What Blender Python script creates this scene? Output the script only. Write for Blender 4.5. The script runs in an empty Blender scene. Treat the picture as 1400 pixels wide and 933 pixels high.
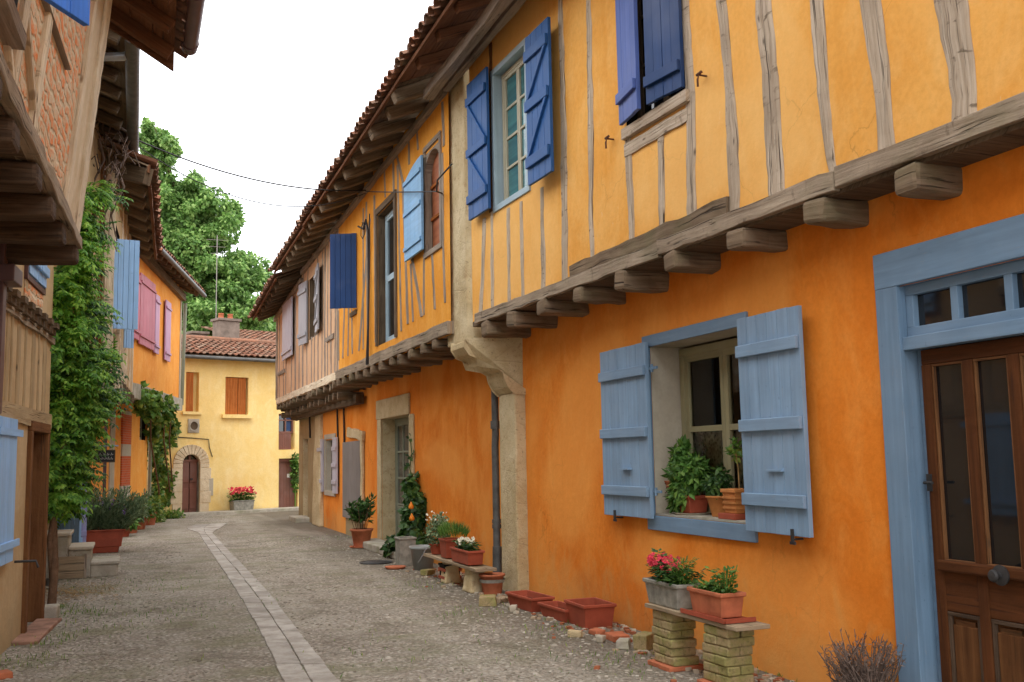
import bpy, bmesh, math, random
from mathutils import Vector, Matrix
random.seed(7)
R = random.random
def U(a, b): return a + (b - a) * random.random()
sc = bpy.context.scene
col = sc.collection

# ------------------------------------------------------------------ camera
F_PX, CX, CY, EYE = 1380.0, 700.0, 466.5, 1.6
_p = math.atan(158 / F_PX); _r = math.radians(1.1)
_up = Vector((-math.sin(_r) * math.cos(_p), math.cos(_r) * math.cos(_p), -math.sin(_p))).normalized()
def _ray(u, v): return Vector(((u - CX) / F_PX, -(v - CY) / F_PX, -1.0))
_hv = CY + F_PX * ((181 - CX) / F_PX * _up[0] - _up[2]) / _up[1]
_dy = _ray(181, _hv).normalized(); _dx = _dy.cross(_up)
M3 = Matrix((_dx, _dy, _up))
cam_d = bpy.data.cameras.new('camera'); cam = bpy.data.objects.new('camera', cam_d); col.objects.link(cam)
cam_d.sensor_width = 36; cam_d.lens = F_PX / 1400 * 36; cam_d.clip_end = 3000; cam_d.clip_start = 0.05
cam.matrix_world = Matrix.Translation((0, 0, EYE)) @ M3.to_4x4()
sc.camera = cam
CAM = Vector((0, 0, EYE))
def wray(u, v): return M3 @ _ray(u, v)
def gnd(u, v, z=0.0):
    d = wray(u, v); return CAM + d * ((z - EYE) / d.z)
def atY(u, v, Y):
    d = wray(u, v); return CAM + d * (Y / d.y)

class Frame:
    """a facade: O origin, d along, n out of the wall, lean = outward drift per metre of height"""
    def __init__(s, O, d, n=None, lean=0.0, z0=0.0):
        s.O = Vector((O[0], O[1], 0)); s.d = Vector(d).normalized()
        s.n = Vector(n).normalized() if n is not None else Vector((s.d.y, -s.d.x, 0))
        s.lean = lean; s.z0 = z0
        s.flip = s.d.cross(Vector((0, 0, 1))).dot(s.n) < 0
    def P(s, a, z, o=0.0):
        return s.O + s.d * a + s.n * (o + s.lean * (z - s.z0)) + Vector((0, 0, z - s.O.z * 0))
    def at(s, u, v, out=0.0):
        d = wray(u, v); nn = s.n - Vector((0, 0, s.lean))
        base = s.O + s.n * (out - s.lean * s.z0)
        t = (base - CAM).dot(nn) / d.dot(nn)
        w = CAM + d * t
        return ((w - s.O).dot(s.d), w.z)
    def sub(s, a, ang, out=0.0, z0=0):
        """frame hinged at position a, turned outwards by ang"""
        c, q = math.cos(ang), math.sin(ang)
        d = s.d * c + s.n * q; n = s.n * c - s.d * q
        return Frame(s.O + s.d * a + s.n * out, d, n)

class MB:
    def __init__(s): s.v = []; s.f = []; s.uv = []; s.sm = []
    def add(s, vs, fs, uvs=None, smooth=False):
        b = len(s.v); s.v += [tuple(p) for p in vs]
        for i, f in enumerate(fs):
            s.f.append(tuple(b + k for k in f)); s.sm.append(smooth)
            s.uv.append(uvs[i] if uvs else [(0, 0)] * len(f))
    def quad(s, a, b, c, d, uv=None, smooth=False):
        s.add([a, b, c, d], [(0, 1, 2, 3)], [uv] if uv else None, smooth)
    def hexa(s, P, g=0, L=None):
        """8 points: bottom ring 0-3, top ring 4-7; uv along the grain"""
        P = [Vector(p) for p in P]
        ax = [(P[1] - P[0]), (P[3] - P[0]), (P[4] - P[0])]
        ln = [a.length for a in ax]
        o = U(0, 50)
        fs = [(0, 3, 2, 1), (4, 5, 6, 7), (0, 1, 5, 4), (1, 2, 6, 5), (2, 3, 7, 6), (3, 0, 4, 7)]
        ad = [ax[k].normalized() if ln[k] > 1e-6 else Vector((0, 0, 1)) for k in range(3)]
        oth = [k for k in range(3) if k != g]
        uvs = []
        for f in fs:
            uvs.append([((P[i] - P[0]).dot(ad[g]) + o, (P[i] - P[0]).dot(ad[oth[0]]) + (P[i] - P[0]).dot(ad[oth[1]]) + o * .37) for i in f])
        if (P[1] - P[0]).cross(P[3] - P[0]).dot(P[4] - P[0]) < 0: fs = [f[::-1] for f in fs]; uvs = [u[::-1] for u in uvs]
        s.add(P, fs, uvs)
    def fquad(s, F, a, b, c, d, out):
        q = [(a, c), (b, c), (b, d), (a, d)]
        if F.flip: q = q[::-1]
        s.quad(*[F.P(x, z, out) for x, z in q], uv=q)
    def box(s, F, s0, s1, z0, z1, o0, o1, g='z'):
        P = [F.P(s0, z0, o0), F.P(s1, z0, o0), F.P(s1, z0, o1), F.P(s0, z0, o1),
             F.P(s0, z1, o0), F.P(s1, z1, o0), F.P(s1, z1, o1), F.P(s0, z1, o1)]
        s.hexa(P, {'s': 0, 'o': 1, 'z': 2}[g])
    def bar(s, p0, p1, w, h, side=None, seg=1, jit=0.0, taper=1.0, bend=0.0):
        """squared timber from p0 to p1; w measured along side, h across it; wobbly when seg>1"""
        p0 = Vector(p0); p1 = Vector(p1); ax = (p1 - p0); L = ax.length; ax.normalize()
        if side is None: side = Vector((0, 0, 1)).cross(ax) if abs(ax.z) < .9 else Vector((0, 1, 0))
        side = Vector(side); side = (side - ax * side.dot(ax)).normalized(); oth = ax.cross(side)
        rings = []; o = U(0, 80); b0 = U(-1, 1) * bend
        for k in range(seg + 1):
            t = k / seg; c = p0.lerp(p1, t) + side * (math.sin(t * math.pi) * b0)
            ww = w * (1 + (taper - 1) * t); hh = h * (1 + (taper - 1) * t)
            r = []
            for (a, b) in ((-1, -1), (1, -1), (1, 1), (-1, 1)):
                r.append(c + side * (a * ww / 2 + U(-jit, jit)) + oth * (b * hh / 2 + U(-jit, jit) * .5))
            rings.append(r)
        vs = [p for r in rings for p in r]; fs = []; uvs = []
        per = [0, w, w + h, 2 * w + h, 2 * (w + h)]
        for k in range(seg):
            for j in range(4):
                j2 = (j + 1) % 4
                fs.append((k * 4 + j, k * 4 + j2, k * 4 + 4 + j2, k * 4 + 4 + j))
                u0, u1 = k / seg * L + o, (k + 1) / seg * L + o
                uvs.append([(u0, per[j] + o), (u0, per[j + 1] + o), (u1, per[j + 1] + o), (u1, per[j] + o)])
        fs.append((3, 2, 1, 0)); uvs.append([(o, o), (o + .1, o), (o + .1, o + .1), (o, o + .1)])
        n = seg * 4; fs.append((n, n + 1, n + 2, n + 3)); uvs.append([(o, o), (o + .03, o), (o + .03, o + .1), (o, o + .1)])
        s.add(vs, fs, uvs)
    def tube(s, pts, r, n=8, cap=True, flat=1.0):
        pts = [Vector(p) for p in pts]; m = len(pts)
        rs = r if isinstance(r, (list, tuple)) else [r] * m
        vs = []; fs = []; uvs = []; dist = U(0, 20); prev = None
        for i, p in enumerate(pts):
            t = (pts[min(i + 1, m - 1)] - pts[max(i - 1, 0)]).normalized()
            if prev is None: a = t.orthogonal().normalized()
            else: a = (prev - t * prev.dot(t)).normalized()
            prev = a; b = t.cross(a)
            for k in range(n):
                q = 2 * math.pi * k / n; vs.append(p + (a * math.cos(q) + b * math.sin(q) * flat) * rs[i])
        for i in range(m - 1):
            L = (pts[i + 1] - pts[i]).length
            for k in range(n):
                k2 = (k + 1) % n
                fs.append((i * n + k, i * n + k2, (i + 1) * n + k2, (i + 1) * n + k))
                c = 2 * math.pi * rs[i]
                uvs.append([(dist, k / n * c), (dist, (k + 1) / n * c), (dist + L, (k + 1) / n * c), (dist + L, k / n * c)])
            dist += L
        s.add(vs, fs, uvs, True)
        if cap:
            s.add([vs[k] for k in range(n)][::-1], [tuple(range(n))]); s.add([vs[(m - 1) * n + k] for k in range(n)], [tuple(range(n))])
    def lathe(s, c, prof, n=20, smooth=True, jit=0.0):
        c = Vector(c); vs = []; fs = []; uvs = []
        for (r, z) in prof:
            for k in range(n):
                q = 2 * math.pi * k / n; rr = r * (1 + U(-jit, jit)); vs.append(c + Vector((math.cos(q) * rr, math.sin(q) * rr, z)))
        for i in range(len(prof) - 1):
            for k in range(n):
                k2 = (k + 1) % n; fs.append((i * n + k, i * n + k2, (i + 1) * n + k2, (i + 1) * n + k))
                uvs.append([(k * .05, prof[i][1]), (k * .05 + .05, prof[i][1]), (k * .05 + .05, prof[i + 1][1]), (k * .05, prof[i + 1][1])])
        s.add(vs, fs, uvs, smooth)
    def poly_prism(s, F, pts, o0, o1):
        """polygon given in (s,z), pushed from o0 to o1"""
        n = len(pts); vs = [F.P(a, z, o0) for a, z in pts] + [F.P(a, z, o1) for a, z in pts]
        fs = [tuple(range(n))[::-1], tuple(range(n, 2 * n))]; uvs = [[pts[i] for i in range(n)][::-1], [pts[i] for i in range(n)]]
        for i in range(n):
            j = (i + 1) % n; fs.append((i, j, n + j, n + i)); uvs.append([(pts[i][0], pts[i][1]), (pts[j][0], pts[j][1]), (pts[j][0] + .1, pts[j][1]), (pts[i][0] + .1, pts[i][1])])
        s.add(vs, fs, uvs)
    def leaf(s, c, d, nrm, L, W, fold=.25):
        c = Vector(c); d = Vector(d).normalized(); sd = d.cross(nrm)
        if sd.length < 1e-4: sd = d.orthogonal()
        sd.normalize(); up = sd.cross(d)
        tip = c + d * L - up * (L * fold); mid = c + d * (L * .45)
        s.add([c, mid + sd * W / 2 - up * W * .12, tip, mid - sd * W / 2 - up * W * .12, mid + up * W * .04], [(0, 1, 4), (1, 2, 4), (2, 3, 4), (3, 0, 4)])

def rv():
    while True:
        v = Vector((U(-1, 1), U(-1, 1), U(-1, 1)))
        if .05 < v.length < 1: return v.normalized()

MATS = {}
def build(name, mb, m, parent=None, root=None, bevel=0.0, label=None, smooth_all=False):
    me = bpy.data.meshes.new(name)
    off = Vector(root.location) if root is not None else Vector((0, 0, 0))
    me.from_pydata([(p[0] - off.x, p[1] - off.y, p[2] - off.z) for p in mb.v], [], mb.f)
    uvl = me.uv_layers.new(name='UVMap')
    flat = [c for f in mb.uv for uv in f for c in uv]
    uvl.data.foreach_set('uv', flat)
    me.polygons.foreach_set('use_smooth', [True] * len(mb.f) if smooth_all else mb.sm)
    me.materials.append(MATS[m] if isinstance(m, str) else m)
    me.validate(); me.update()
    o = bpy.data.objects.new(name, me); col.objects.link(o)
    if parent is not None: o.parent = parent
    if bevel > 0:
        md = o.modifiers.new('bevel', 'BEVEL'); md.width = bevel; md.segments = 2; md.limit_method = 'ANGLE'; md.angle_limit = .6
    if label: o['label'] = label
    return o

class Thing:
    def __init__(s, name, label, cat, loc=(0, 0, 0), group=None):
        s.root = bpy.data.objects.new(name, None); col.objects.link(s.root); s.root.location = loc
        s.root.empty_display_size = .2
        s.root['label'] = label; s.root['category'] = cat
        if group: s.root['group'] = group
    def part(s, name, mb, m, parent=None, bevel=0.0, label=None, sm=False):
        return build(name, mb, m, parent or s.root, s.root, bevel, label, sm)
def solo(name, mb, m, label, cat, group=None, bevel=0.0, loc=None, sm=False, kind=None):
    class _L: pass
    r = None
    if loc is not None: r = _L(); r.location = Vector(loc)
    o = build(name, mb, m, None, r, bevel, None, sm)
    if loc is not None: o.location = loc
    if label: o['label'] = label; o['category'] = cat
    if group: o['group'] = group
    if kind: o['kind'] = kind
    return o
def structure(name, mb, m, bevel=0.0, sm=False):
    o = build(name, mb, m, None, None, bevel, None, sm); o['kind'] = 'structure'; return o

# ------------------------------------------------------------------ materials
class NT:
    def __init__(s, name):
        m = bpy.data.materials.new(name); m.use_nodes = True; s.m = m; s.t = m.node_tree
        for n in list(s.t.nodes): s.t.nodes.remove(n)
        s.out = s.n('ShaderNodeOutputMaterial'); s.b = s.n('ShaderNodeBsdfPrincipled'); s.l(s.b.outputs[0], s.out.inputs[0])
        MATS[name] = m
    def n(s, t, **k):
        x = s.t.nodes.new(t)
        for a, v in k.items(): setattr(x, a, v)
        return x
    def l(s, a, b): s.t.links.new(a, b)
    def pos(s): 
        if not hasattr(s, '_g'): s._g = s.n('ShaderNodeNewGeometry')
        return s._g.outputs['Position']
    def uvc(s):
        if not hasattr(s, '_u'): s._u = s.n('ShaderNodeTexCoord')
        return s._u.outputs['UV']
    def mapv(s, src, sc_):
        x = s.n('ShaderNodeMapping'); s.l(src, x.inputs[0]); x.inputs['Scale'].default_value = sc_; return x.outputs[0]
    def noise(s, src, scale, detail=4, rough=.55, dist=0):
        x = s.n('ShaderNodeTexNoise'); x.inputs['Scale'].default_value = scale; x.inputs['Detail'].default_value = detail
        x.inputs['Roughness'].default_value = rough; x.inputs['Distortion'].default_value = dist; s.l(src, x.inputs['Vector']); return x.outputs[0]
    def voro(s, src, scale, feat='F1', rnd=1.0):
        x = s.n('ShaderNodeTexVoronoi'); x.feature = feat; x.inputs['Scale'].default_value = scale; x.inputs['Randomness'].default_value = rnd; s.l(src, x.inputs['Vector']); return x
    def ramp(s, src, stops, interp='LINEAR'):
        x = s.n('ShaderNodeValToRGB'); x.color_ramp.interpolation = interp; e = x.color_ramp.elements
        while len(e) < len(stops): e.new(.5)
        for i, (p, c) in enumerate(stops):
            e[i].position = p; e[i].color = (c, c, c, 1) if isinstance(c, (int, float)) else (*c, 1)
        s.l(src, x.inputs[0]); return x.outputs[0]
    def mix(s, fac, a, b, mode='MIX'):
        x = s.n('ShaderNodeMix'); x.data_type = 'RGBA'; x.blend_type = mode; x.clamp_factor = True
        for sock, val in ((x.inputs[0], fac), (x.inputs[6], a), (x.inputs[7], b)):
            if isinstance(val, (int, float)): sock.default_value = val
            elif isinstance(val, tuple): sock.default_value = (*val, 1)
            else: s.l(val, sock)
        return x.outputs[2]
    def math(s, op, a, b=0.0):
        x = s.n('ShaderNodeMath'); x.operation = op
        for sock, val in ((x.inputs[0], a), (x.inputs[1], b)):
            if isinstance(val, (int, float)): sock.default_value = val
            else: s.l(val, sock)
        return x.outputs[0]
    def bump(s, h, strength=.4, dist=.01, prev=None):
        x = s.n('ShaderNodeBump'); x.inputs['Strength'].default_value = strength; x.inputs['Distance'].default_value = dist; s.l(h, x.inputs['Height'])
        if prev is not None: s.l(prev, x.inputs['Normal'])
        s.l(x.outputs[0], s.b.inputs['Normal']); return x.outputs[0]
    def color(s, c):
        if isinstance(c, tuple): s.b.inputs['Base Color'].default_value = (*c, 1)
        else: s.l(c, s.b.inputs['Base Color'])
    def rough(s, v, spec=.3):
        if isinstance(v, (int, float)): s.b.inputs['Roughness'].default_value = v
        else: s.l(v, s.b.inputs['Roughness'])
        s.b.inputs['Specular IOR Level'].default_value = spec
    def rand(s):
        if not hasattr(s, '_g'): s.pos()
        return s._g.outputs['Random Per Island']
    def z(s):
        x = s.n('ShaderNodeSeparateXYZ'); s.l(s.pos(), x.inputs[0]); return x.outputs[2]

def mul(c, k): return tuple(min(1, x * k) for x in c)

def plaster(name, base, dark, light, dirt=(.12, .09, .05), dz=.5, bump=.35, white=0.0, crk=0):
    t = NT(name); p = t.pos()
    n1 = t.noise(p, 1.1, 5, .6, .3); c = t.mix(t.ramp(n1, [(.3, 0), (.7, 1)]), dark, base)
    n2 = t.noise(t.mapv(p, (1, 1, .55)), 3.3, 5, .65, .8); c = t.mix(t.ramp(n2, [(.46, 0), (.8, .6)]), c, light)
    n3 = t.noise(p, 22, 4, .7); c = t.mix(t.ramp(n3, [(.35, .22), (.6, 0)]), c, mul(dark, .7))
    # rain streaks and damp at the foot
    st = t.noise(t.mapv(p, (5, 5, .35)), 2.0, 4, .6); c = t.mix(t.ramp(st, [(.55, 0), (.8, .3)]), c, mul(dark, .85))
    hz = t.math('ADD', t.math('MULTIPLY', t.z(), -1 / dz), t.math('MULTIPLY', n2, 1.6))
    c = t.mix(t.ramp(hz, [(.25, 0), (1.0, .55)]), c, dirt)
    if white > 0:
        sc1 = t.noise(t.mapv(p, (9, 9, 1.6)), 3.2, 5, .75, .5); pt = t.noise(p, .8, 2, .5)
        w = t.math('MULTIPLY', t.ramp(sc1, [(.66, 0), (.72, 1)]), t.ramp(pt, [(.56, 0), (.66, white)])); c = t.mix(w, c, (.8, .68, .45))
    if crk:
        wv = t.n('ShaderNodeVectorMath'); wv.operation = 'ADD'; t.l(p, wv.inputs[0]); wn = t.n('ShaderNodeTexNoise'); wn.inputs['Scale'].default_value = 3.5; wn.inputs['Detail'].default_value = 5; t.l(p, wn.inputs['Vector']); wv2 = t.n('ShaderNodeVectorMath'); wv2.operation = 'SCALE'; wv2.inputs['Scale'].default_value = .5; t.l(wn.outputs[1], wv2.inputs[0]); t.l(wv2.outputs[0], wv.inputs[1])
        cr = t.voro(wv.outputs[0], .85, 'DISTANCE_TO_EDGE'); cm = t.math('MULTIPLY', t.ramp(cr.outputs['Distance'], [(.0, 1), (.006, 0)]), t.ramp(t.noise(p, .9, 2, .5), [(.54, 0), (.62, .45)])); c = t.mix(cm, c, mul(dark, .45))
        pa = t.noise(p, .45, 3, .5, 1.0); c = t.mix(t.ramp(pa, [(.46, 0), (.60, .5)]), c, light)
        sp = t.noise(p, 38, 3, .8); c = t.mix(t.ramp(sp, [(.70, 0), (.76, .5)]), c, mul(light, 1.05))
    t.color(c); t.rough(.92, .15)
    h = t.noise(p, 4.5, 6, .62); b1 = t.bump(h, bump, .03)
    h2 = t.noise(p, 60, 4, .6); t.bump(h2, bump * .5, .004, b1)
    return t

def wood(name, c1, c2, crack=(.05, .035, .025), su=1.4, sv=26, bump=.6, moss=0.0, ad=0.0):
    t = NT(name); uv = t.uvc()
    g = t.noise(t.mapv(uv, (su, sv, 1)), 1.0, 6, .68, .6)
    c = t.mix(t.ramp(g, [(.32, 0), (.66, 1)]), c1, c2)
    big = t.noise(t.pos(), 1.7, 4, .6); c = t.mix(t.ramp(big, [(.4, 0), (.7, .45)]), c, mul(c1, .62))
    ck = t.noise(t.mapv(uv, (su * .55, sv * 1.1, 1)), 1.35, 3, .5, 1.6); k = t.ramp(ck, [(.30, 1), (.385, 0)]); c = t.mix(k, c, crack)
    if ad: am = t.noise(t.mapv(uv, (16, 7, 1)), 1.0, 3, .6, .4); a2 = t.math('MULTIPLY', t.ramp(am, [(.60, 0), (.68, 1)]), t.ramp(t.noise(t.pos(), 1.1, 2, .5), [(.42, 0), (.56, ad)])); c = t.mix(a2, c, mul(c1, .45))
    kn = t.voro(t.mapv(uv, (3.2, 9, 1)), 1.0).outputs['Distance']; c = t.mix(t.ramp(kn, [(.03, .75), (.12, 0)]), c, crack)
    if moss: c = t.mix(t.ramp(t.noise(t.pos(), 3.1, 4, .6), [(.5, 0), (.7, moss)]), c, (.13, .13, .06))
    t.color(c); t.rough(.9, .12)
    hh = t.math('SUBTRACT', g, t.math('MULTIPLY', k, .8)); b1 = t.bump(hh, bump, .012)
    t.bump(t.noise(t.pos(), 14, 4, .6), .35, .02, b1)
    return t

def paint(name, c, worn=(.33, .30, .27), wear=.5, rough=.6, su=1.5, sv=24):
    t = NT(name); uv = t.uvc()
    g = t.noise(t.mapv(uv, (su, sv, 1)), 1.0, 5, .6, .3)
    k = t.mix(t.ramp(g, [(.3, 0), (.7, 1)]), mul(c, .84), mul(c, 1.1))
    b = t.noise(t.pos(), 2.3, 5, .6); k = t.mix(t.ramp(b, [(.42, 0), (.72, .5)]), k, mul(c, .72))
    w = t.noise(t.mapv(uv, (3, 18, 1)), 2.0, 6, .75); k = t.mix(t.ramp(w, [(.61, 0), (.70, wear)]), k, worn); ch = t.noise(t.pos(), 24, 4, .75); k = t.mix(t.ramp(ch, [(.64, 0), (.68, wear)]), k, mul(c, .55)); fd = t.noise(t.pos(), 1.1, 3, .6); k = t.mix(t.ramp(fd, [(.48, 0), (.72, .35)]), k, tuple(x * .75 + .14 for x in c))
    rn = t.ramp(t.rand(), [(0, .9), (1, 1.07)]); k = t.mix(1.0, k, rn, 'MULTIPLY')
    t.color(k); t.rough(rough, .3); t.bump(g, .22, .004)
    return t

def simple(name, c, rough=.8, spec=.3, var=.2, scale=6, bump=.2, metal=0, rnd=0.0, bscale=40):
    t = NT(name); n = t.noise(t.pos(), scale, 5, .6)
    k = t.mix(t.ramp(n, [(.3, 0), (.7, 1)]), mul(c, 1 - var), mul(c, 1 + var))
    if rnd: k = t.mix(1.0, k, t.ramp(t.rand(), [(0, 1 - rnd), (1, 1.0)]), 'MULTIPLY')
    t.color(k); t.rough(rough, spec); t.b.inputs['Metallic'].default_value = metal
    if bump: t.bump(t.noise(t.pos(), bscale, 4, .6), bump, .006)
    return t

def leafmat(name, c1, c2, c3=None, tr=.35):
    t = NT(name); r = t.rand()
    st = [(0, c1), (.55, c2)] + ([(.9, c3)] if c3 else [])
    k = t.ramp(r, st); n = t.noise(t.pos(), 1.2, 3, .5); k = t.mix(t.ramp(n, [(.35, .45), (.6, 0)]), k, mul(c1, .6))
    t.color(k); t.rough(.5, .35)
    tl = t.n('ShaderNodeBsdfTranslucent'); t.l(k, tl.inputs[0])
    mx = t.n('ShaderNodeMixShader'); mx.inputs[0].default_value = tr; t.l(t.b.outputs[0], mx.inputs[1]); t.l(tl.outputs[0], mx.inputs[2]); t.l(mx.outputs[0], t.out.inputs[0])
    return t

plaster('plaster_upper', (.85, .45, .115), (.77, .345, .06), (.90, .56, .20), dz=.1, white=.8, crk=1)
plaster('plaster_lower', (.83, .262, .030), (.70, .180, .014), (.90, .39, .085), dirt=(.36, .26, .11), dz=1.0, crk=1)
plaster('plaster_middle', (.80, .36, .05), (.68, .25, .02), (.88, .48, .12), dz=.1)
plaster('plaster_pale', (.66, .43, .26), (.54, .32, .18), (.72, .52, .35), dz=.1)
plaster('plaster_yellow', (.92, .71, .31), (.85, .59, .20), (.94, .79, .44), dirt=(.5, .36, .18), dz=.35, bump=.25)
plaster('plaster_left', (.86, .38, .07), (.76, .27, .035), (.90, .50, .16), dirt=(.45, .27, .1), dz=.5)
plaster('plaster_ochre', (.56, .42, .24), (.44, .30, .15), (.66, .52, .33), dirt=(.22, .18, .09), dz=.9)
plaster('plaster_lime', (.72, .60, .42), (.55, .42, .26), (.82, .72, .55), dz=.1, bump=1.0)
plaster('plaster_stone', (.42, .31, .17), (.30, .21, .10), (.52, .42, .27), dirt=(.2, .16, .09), dz=.8, bump=.7)
plaster('reveal_white', (.50, .44, .34), (.40, .35, .27), (.58, .53, .42), dz=.1, bump=.2)
wood('timber_grey', (.38, .29, .20), (.63, .53, .41), bump=1.0, ad=.9, sv=34)
wood('timber_sill', (.23, .17, .115), (.44, .355, .26), bump=1.0, moss=.3, ad=.5)
wood('timber_black', (.045, .028, .018), (.13, .085, .055), bump=.9)
wood('timber_dark', (.085, .058, .036), (.19, .135, .085), bump=.8)
wood('timber_joist', (.13, .09, .055), (.28, .205, .135), bump=.9, moss=.35)
wood('timber_red', (.11, .045, .022), (.22, .10, .05), bump=.6)
wood('timber_slim', (.21, .165, .125), (.40, .33, .26), bump=.7)
wood('timber_ochre', (.36, .26, .14), (.50, .38, .22), bump=.7)
wood('timber_pale', (.56, .44, .29), (.85, .75, .57), crack=(.24, .15, .09), bump=1.0, ad=.7, sv=16)
wood('timber_brown', (.12, .05, .02), (.23, .11, .045), bump=.5)
wood('door_oak', (.055, .020, .007), (.12, .042, .014), crack=(.05, .02, .01), su=1.0, sv=18, bump=.25)
wood('door_panel', (.075, .030, .011), (.145, .062, .022), crack=(.05, .025, .01), su=1.2, sv=22, bump=.3)
wood('shutter_brown', (.33, .095, .02), (.50, .17, .045), crack=(.12, .04, .015), bump=.3)
wood('bench_wood', (.26, .19, .12), (.42, .33, .22), bump=.5)
paint('blue_light', (.22, .34, .48)); paint('blue_frame', (.165, .265, .38)); paint('blue_deep', (.018, .095, .29), (.12, .2, .4), .2)
paint('blue_navy', (.008, .042, .15), (.1, .15, .3), .15); paint('blue_violet', (.085, .14, .40), (.2, .25, .5), .2)
paint('blue_bright', (.05, .20, .72)); paint('blue_sky', (.20, .42, .66)); paint('blue_left', (.31, .54, .86)); paint('grey_shutter', (.36, .36, .38)); paint('grey_lilac', (.48, .45, .50))
paint('pink_shutter', (.46, .12, .16)); paint('mauve_shutter', (.50, .27, .40)); paint('cream_frame', (.50, .46, .33), wear=.1); paint('olive_frame', (.30, .27, .15), wear=.1)
paint('pale_blue_frame', (.38, .50, .56), (.5, .45, .38), .5); paint('green_grey', (.26, .28, .20), wear=.2); paint('door_brown', (.19, .075, .05)); paint('lavender', (.36, .38, .66)); paint('grey_door', (.20, .18, .17), wear=.3)
simple('iron', (.03, .028, .027), .6, .4, .3, 20, .3); simple('rust_iron', (.11, .05, .03), .8, .2, .4, 20, .3)
simple('gutter_brown', (.10, .05, .05), .45, .4, .2, 5, .05); simple('zinc', (.36, .38, .40), .35, .5, .2, 6, .05, metal=.5); simple('pipe_grey', (.085, .085, .08), .55, .4, .35, 9, .1)
simple('terracotta', (.42, .135, .065), .8, .2, .25, 9, .2); simple('terracotta_red', (.33, .07, .035), .65, .3, .2, 6, .1); simple('terracotta_orange', (.50, .20, .06), .75, .2, .25, 8, .1)
simple('plastic_grey', (.28, .30, .29), .5, .4, .12, 7, .05); simple('planter_grey', (.27, .26, .22), .8, .2, .35, 12, .4); simple('soil', (.035, .025, .016), 1, .05, .5, 30, 1.0, bscale=60)
simple('straw', (.40, .25, .10), .9, .1, .5, 14, .5, rnd=.5); simple('bark', (.15, .09, .055), .95, .1, .4, 12, 1.0, bscale=25); simple('dry_twig', (.22, .16, .13), .95, .1, .3, 9, .3, rnd=.5)
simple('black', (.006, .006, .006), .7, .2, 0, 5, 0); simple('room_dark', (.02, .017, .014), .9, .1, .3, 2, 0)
simple('sign_black', (.018, .018, .02), .5, .3, .2, 9, 0); simple('sign_white', (.7, .68, .62), .6, .3, .1, 9, 0)
simple('cable', (.02, .018, .018), .6, .3, .1, 9, 0); simple('cloth', (.16, .16, .16), .95, .1, .5, 16, .6)
simple('petal_pink', (.78, .05, .085), .6, .3, .3, 30, 0, rnd=.45); simple('petal_orange', (.85, .25, .02), .6, .3, .3, 30, 0, rnd=.3); simple('petal_white', (.75, .72, .55), .6, .3, .2, 30, 0, rnd=.3); simple('petal_violet', (.30, .14, .50), .6, .3, .3, 30, 0, rnd=.4)
simple('old_tile', (.30, .17, .12), .9, .1, .35, 7, .5); simple('chimney_stone', (.17, .135, .11), .95, .1, .3, 5, .7); simple('mast', (.22, .19, .17), .5, .4, .1, 3, 0)
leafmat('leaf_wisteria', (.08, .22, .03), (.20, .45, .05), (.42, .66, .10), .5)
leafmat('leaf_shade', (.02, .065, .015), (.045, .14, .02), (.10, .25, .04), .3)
leafmat('leaf_tree', (.085, .18, .04), (.19, .36, .08), (.42, .60, .19), .5)
leafmat('leaf_dark', (.02, .055, .014), (.04, .11, .02), (.10, .19, .04), .25)
leafmat('leaf_mid', (.05, .12, .02), (.10, .24, .04), (.22, .38, .07), .35)
leafmat('leaf_herb', (.09, .15, .07), (.18, .27, .13), (.30, .38, .2), .35)
leafmat('leaf_vine', (.06, .14, .02), (.15, .30, .045), (.36, .42, .08), .35)

def stone_mat():
    t = NT('stone'); p = t.pos()
    n = t.noise(p, 2.2, 6, .65, .3); c = t.mix(t.ramp(n, [(.3, 0), (.7, 1)]), (.48, .36, .19), (.66, .55, .35))
    m = t.noise(p, 9, 5, .7); c = t.mix(t.ramp(m, [(.30, .5), (.44, 0)]), c, (.32, .17, .08))
    m2 = t.noise(p, 26, 4, .7); c = t.mix(t.ramp(m2, [(.3, .75), (.40, 0)]), c, (.14, .10, .06))
    j = t.voro(t.mapv(p, (.6, .6, 1.7)), 1.1, 'DISTANCE_TO_EDGE', .8)
    k = t.ramp(j.outputs['Distance'], [(.0, .25), (.008, 0)]); c = t.mix(k, c, (.34, .25, .15))
    t.color(c); t.rough(.95, .1)
    h = t.math('SUBTRACT', t.noise(p, 9, 6, .75), t.math('MULTIPLY', k, .5)); b = t.bump(h, .8, .03); t.bump(t.noise(p, 45, 4, .6), .5, .008, b)
stone_mat()
def stone_grey():
    t = NT('stone_grey'); p = t.pos()
    n = t.noise(p, 5, 6, .65); c = t.mix(t.ramp(n, [(.3, 0), (.7, 1)]), (.30, .27, .22), (.50, .46, .38))
    mo = t.noise(p, 2.3, 4, .6); c = t.mix(t.ramp(mo, [(.48, 0), (.68, .5)]), c, (.18, .19, .09))
    t.color(c); t.rough(.95, .1); t.bump(t.noise(p, 16, 6, .7), .6, .02)
stone_grey()
def paver():
    t = NT('paver'); p = t.pos()
    c = t.ramp(t.rand(), [(0, (.36, .335, .30)), (.5, (.44, .41, .365)), (1, (.51, .48, .43))])
    n = t.noise(p, 4, 6, .7); c = t.mix(t.ramp(n, [(.38, .65), (.62, 0)]), c, (.22, .19, .155))
    t.color(c); t.rough(.9, .15); t.bump(t.noise(p, 20, 6, .7), .6, .015)
paver()
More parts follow.
